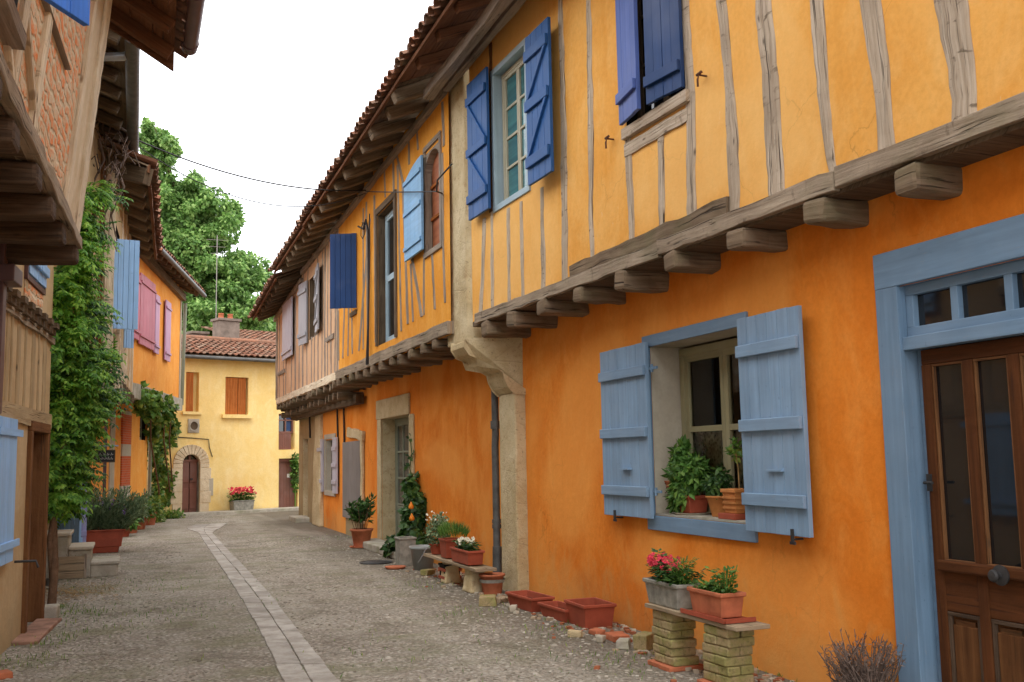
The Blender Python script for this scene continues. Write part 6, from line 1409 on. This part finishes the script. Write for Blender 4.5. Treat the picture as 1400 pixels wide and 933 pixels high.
# ------------------------------------------------------------------ left side things
random.seed(70)
ps = gnd(160, 788); FS = Frame((ps.x, ps.y, 0), (-math.cos(math.radians(4)), math.sin(math.radians(4)), 0), (0, -1, 0)); T = Thing('stone_steps', 'three pale stone steps climbing to the left house fronts', 'steps', tuple(ps))
for i, (a, b, z) in enumerate(((0, .36, .22), (.36, .66, .44), (.66, 1.15, .64))):
    k = MB(); k.box(FS, a, b, 0, z - .05, -.85, 0); st_ = T.part('step', k, 'stone_grey', bevel=.015); k = MB(); k.box(FS, a - .03, b, z - .049, z, -.86, .02); T.part('tread', k, 'reveal_white' if i else 'stone_grey', st_, bevel=.012)
pb_ = gnd(74, 793); f = Frame((pb_.x, pb_.y, 0), (1, .02, 0), (0, -1, 0)); T = Thing('wooden_planter', 'low brown plank planter box at the foot of the stone steps', 'planter', tuple(pb_)); k = MB(); w_ = (gnd(116, 791) - pb_).length
for i in range(3): k.box(f, 0, w_, .005 + i * .105, .10 + i * .105, -.03, 0, 's')
k.box(f, 0, .03, .0, .31, -.4, -.03); k.box(f, w_ - .03, w_, .0, .31, -.4, -.03); k.box(f, 0, w_, .0, .3, -.43, -.4, 's'); T.part('box', k, 'bench_wood', bevel=.004)
for x in (-.015, w_ - .02): q = MB(); q.box(f, x, x + .035, 0, .34, -.02, .015); T.part('post', q, 'timber_slim', bevel=.004)
q = MB(); q.quad(f.P(.03, .24, -.03), f.P(w_ - .03, .24, -.03), f.P(w_ - .03, .24, -.4), f.P(.03, .24, -.4)); T.part('soil', q, 'soil'); q = MB(); tuft(q, f.P(w_ * .5, .24, -.2), .22, .1, 160, .07, .008, 1.2); T.part('dry_grass', q, 'straw')
# flower pot with oleander/lavender mass behind the steps
c = gnd(146, 757) + Vector((-.12, .3, 0)); T = Thing('flower_trough', 'large terracotta trough of grey-green lavender behind the steps', 'flower box', tuple(c)); Lr = .82; T.part('trough', trough_mb(c, .02, Lr, .42, .42, .74, .03), 'terracotta_red', bevel=.01); T.part('soil', soil_mb(c, .02, Lr * .9, .36, .36), 'soil')
k = MB(); fl = MB(); st_ = MB()
for _ in range(230):
    p = c + Vector((U(-.38, .38), U(-.15, .15), .36)); e_ = p + Vector(((p.x - c.x) * .9 + U(-.18, .18), U(-.25, .15), U(.35, .78))); st_.tube([p, p.lerp(e_, .5) + Vector((0, 0, .05)), e_], .004, 4, cap=False)
    for i in range(26): q = p.lerp(e_, U(.05, 1)); k.leaf(q, rv() * .7 + (e_ - p).normalized(), rv(), .12, .022)
    if R() < .13: [fl.leaf(e_ + Vector((U(-.02, .02), U(-.02, .02), U(-.12, .05))), rv() + Vector((0, 0, .4)), rv(), .03, .02) for _ in range(12)]
T.part('foliage', k, 'leaf_herb'); T.part('stem', st_, 'leaf_herb'); T.part('flower', fl, 'petal_violet')
pots = [(178, 729, .22, .34, 'terracotta', 'leaf_herb', .55, 'round pot of grey-green foliage just beyond the big trough'), (190, 724, .20, .30, 'terracotta', 'leaf_vine', .5, 'terracotta pot of bright lime foliage beyond the trough'), (204, 718, .20, .34, 'terracotta', 'leaf_vine', .45, 'farthest terracotta pot of lime foliage, nearest the climber'), (170, 734, .14, .22, 'terracotta_red', 'leaf_mid', .3, 'small red pot half hidden behind the big trough')]
for (u, v, r, h, m, lm, hh, lab) in pots:
    c = gnd(u, v); T = Thing('potted_plant', lab, 'potted plant', tuple(c), 'pots along the left house fronts'); round_pot(T, c, r, h, m); k = MB(); cloud(k, [((c.x, c.y, c.z + h + hh * .4), (r * 1.5, r * 1.5, hh * .55)), ((c.x + .1, c.y, c.z + h + hh * .2), (r * 1.3, r, hh * .4))], 420, .12, .07, .3, .6, .2); T.part('foliage', k, lm)
for (x, y, lab, s) in ((.62, 29.6, 'low lime-green weeds at the foot of the climber', .28), (1.15, 31.3, 'low green weeds in front of the yellow house door step', .3)):
    k = MB(); cloud(k, [((x, y, .1), (s, s, .16))], 300, .1, .06, .2, .6, .1, zmin=.0); solo('weed_clump', k, 'leaf_vine', lab, 'weeds', loc=(x, y, 0))
# straw litter
mb = MB(); cst = gnd(95, 812)
for _ in range(700):
    p = Vector((cst.x + random.gauss(0, .32), cst.y + random.gauss(0, .55), U(.003, .02))); mb.leaf(p, Vector((U(-1, 1), U(-1, 1), U(0, .15))), Vector((0, 0, 1)), U(.05, .12), .010)
solo('straw', mb, 'straw', 'dry straw and leaves scattered before the wooden planter', 'straw', kind='stuff')
mb = MB()
for (u, v, n, sp) in ((110, 838, 120, .16), (78, 832, 90, .1), (235, 706, 60, .4), (850, 905, 120, .3), (640, 838, 80, .3), (1080, 925, 60, .2), (1040, 900, 60, .15), (430, 738, 60, .4), (60, 880, 120, .2), (30, 905, 100, .2), (200, 800, 160, .7), (150, 850, 140, .5), (760, 862, 80, .25), (580, 800, 80, .3), (300, 830, 60, .4), (560, 900, 120, .8)):
    c = gnd(u, v)
    for _ in range(n): p = c + Vector((random.gauss(0, sp), random.gauss(0, sp), 0)); mb.leaf(p, Vector((U(-.5, .5), U(-.5, .5), 1)), rv(), U(.02, .06), .008)
solo('grass_tufts', mb, 'leaf_vine', 'short sparse grass between the stones of the lane', 'grass', kind='stuff')
# hanging sign
pS = atY(142.5, 624, 17.2); T = Thing('hanging_sign', 'small black sign with pale script hanging under the wisteria', 'sign', (pS.x, pS.y, pS.z)); sw, sh_ = .31, .185
k = MB(); f = Frame((pS.x, pS.y, 0), (1, 0, 0), (0, -1, 0)); k.box(f, -sw / 2, sw / 2, pS.z - sh_ / 2, pS.z + sh_ / 2, -.012, .012); bd = T.part('board', k, 'sign_black', bevel=.004)
fr2 = frame_mb(f, -sw / 2 - .006, sw / 2 + .006, pS.z - sh_ / 2 - .006, pS.z + sh_ / 2 + .006, .012, -.014, .018); T.part('frame', fr2, 'timber_dark', bd)
k = MB(); zr = pS.z + .03
for row, (n, zz) in enumerate(((5, .03), (6, -.035))):      # two lines of illegible script strokes, as in the photograph
    for i in range(n):
        x = -sw * .36 + i * sw * .72 / (n - 1); k.tube([f.P(x - .016, pS.z + zz - .018, .016), f.P(x - .004, pS.z + zz + .022, .016), f.P(x + .004, pS.z + zz - .014, .016), f.P(x + .018, pS.z + zz + U(-.01, .01), .016)], .0035, 4)
T.part('lettering', k, 'sign_white', bd)
k = MB(); k.tube([f.P(-.75, pS.z + .16, 0), f.P(sw / 2 + .05, pS.z + .16, 0)], .010, 6); T.part('bracket', k, 'blue_light'); k = MB()
for x in (-.11, .11): k.tube([f.P(x, pS.z + .16, 0), f.P(x, pS.z + .09, 0)], .004, 4)
T.part('chain', k, 'iron'); pp = atY(143, 650, 21.0); k = MB(); k.bar((pp.x, 21.0, 0), (pp.x, 21.0, 3.0), .06, .06); solo('timber_post', k, 'gutter_brown', 'thin dark post standing behind the hanging sign', 'post')
# red corner object at the frame's lower left edge: terracotta tile
c = gnd(4, 928); chunk(c + Vector((-.05, 0, 0)), .22, 'tile_fragment', 'terracotta', 'red tile fragment at the lower left corner of the picture', 'tile', .2, .4)
c = gnd(66, 805); k = MB(); k.tube([c + Vector((0, 0, .03)), c + Vector((.02, .02, .12))], [.05, .05], 10); solo('pipe_stub', k, 'pipe_grey', 'short dark drain pipe stub by the wisteria trunk', 'pipe', loc=c)
# flower box in front of the yellow house
u0, u1 = FY.at(316, 690, .3)[0], FY.at(345, 690, .3)[0]; c = FY.P((u0 + u1) / 2, .1, .3); T = Thing('flower_trough', 'stone trough of pink geraniums in front of the yellow house', 'flower box', tuple(c)); ang = math.atan2(FY.d.y, FY.d.x)
T.part('trough', trough_mb(c, ang, u1 - u0, .32, .30, .9), 'planter_grey', bevel=.01); k = MB(); fl = MB()
for i in range(9): q = FY.P(u0 + (u1 - u0) * (i + .5) / 9, .38, .3); tuft(k, q, .16, .25, 60, .09, .07); flowers(fl, q, (.15, .15), .38, 13, .05)
T.part('foliage', k, 'leaf_mid'); T.part('flower', fl, 'petal_pink')
q = FY.P(FY.at(402, 650, .1)[0] + .05, 1.1, .1); k = MB(); cloud(k, [(tuple(q), (.16, .16, .5)), (tuple(q + Vector((0, 0, .5))), (.14, .14, .3))], 260, .13, .09, .3); k.tube([q - Vector((0, 0, 1.1)), q], .02, 5); solo('shrub', k, 'leaf_mid', 'narrow green shrub beside the brown garage door', 'shrub', loc=(q.x, q.y, 0))

# ------------------------------------------------------------------ wires across the lane
def wire(name, a, b, sag, r, lab, grp='wires strung across the lane'):
    n = 18; k = MB(); k.tube([a.lerp(b, i / n) - Vector((0, 0, sag * 4 * (i / n) * (1 - i / n))) for i in range(n + 1)], r, 5); solo(name, k, 'cable', lab, 'cable', grp)
R0 = FR.P(*FR.at(500, 262, OU + .10), OU + .10); R1 = FR.P(*FR.at(597, 262, OU + .16), OU + .16)
La = atY(188, 192, 14.6); Lb = atY(188, 200, 14.6)
wire('overhead_cable', La, R0 + Vector((0, 0, .02)), .22, .012, 'upper black cable crossing the lane from the left gutter to the orange house')
wire('overhead_cable', Lb, R0 - Vector((0, 0, .03)), .50, .008, 'sagging lower black cable crossing the lane')
wire('overhead_cable', atY(110, 222, 13.8), atY(215, 232, 14.2), .02, .007, 'thin wire running along the left eaves past the bare stems', 'wires along the house fronts')
wire('overhead_cable', R0, R1, .01, .009, 'wire running along the orange house to the bracket beside the stone pier', 'wires along the house fronts')
k = MB(); b0 = FR.P(*FR.at(605, 265, OU), OU); k.tube([b0, R1, R1 + Vector((-.02, -.1, .12)), b0 + Vector((0, -.45, .28))], .012, 6); H2.part('wire_bracket', k, 'iron')

# ================================================================== light
w = bpy.data.worlds.new('World'); sc.world = w; w.use_nodes = True; nt = w.node_tree
for n in list(nt.nodes): nt.nodes.remove(n)
out = nt.nodes.new('ShaderNodeOutputWorld'); bg = nt.nodes.new('ShaderNodeBackground'); nt.links.new(bg.outputs[0], out.inputs[0])
sky = nt.nodes.new('ShaderNodeTexSky'); sky.sky_type = 'NISHITA'; sky.sun_disc = False; sky.sun_elevation = math.radians(58); sky.sun_rotation = math.radians(200)
tc = nt.nodes.new('ShaderNodeTexCoord'); ns = nt.nodes.new('ShaderNodeTexNoise'); ns.inputs['Scale'].default_value = 2.2; ns.inputs['Detail'].default_value = 5; nt.links.new(tc.outputs['Generated'], ns.inputs['Vector'])
cr = nt.nodes.new('ShaderNodeValToRGB'); cr.color_ramp.elements[0].position = .35; cr.color_ramp.elements[0].color = (10.5, 10.7, 11.2, 1); cr.color_ramp.elements[1].position = .65; cr.color_ramp.elements[1].color = (13, 13, 13.2, 1); nt.links.new(ns.outputs[0], cr.inputs[0])
mx = nt.nodes.new('ShaderNodeMix'); mx.data_type = 'RGBA'; mx.inputs[0].default_value = .93; nt.links.new(sky.outputs[0], mx.inputs[6]); nt.links.new(cr.outputs[0], mx.inputs[7]); nt.links.new(mx.outputs[2], bg.inputs[0]); bg.inputs[1].default_value = .262
sun = bpy.data.lights.new('sun', 'SUN'); sun.energy = 1.4; sun.angle = math.radians(20); sun.color = (1, .96, .9); so = bpy.data.objects.new('sun', sun); col.objects.link(so); so.rotation_euler = (math.radians(32), 0, math.radians(-20 - 0))
sc.view_settings.view_transform = 'Standard'; sc.view_settings.look = 'None'; sc.view_settings.exposure = 0; sc.view_settings.gamma = 1
try: sc.cycles.max_bounces = 8; sc.cycles.diffuse_bounces = 5; sc.cycles.transparent_max_bounces = 12
except Exception: pass
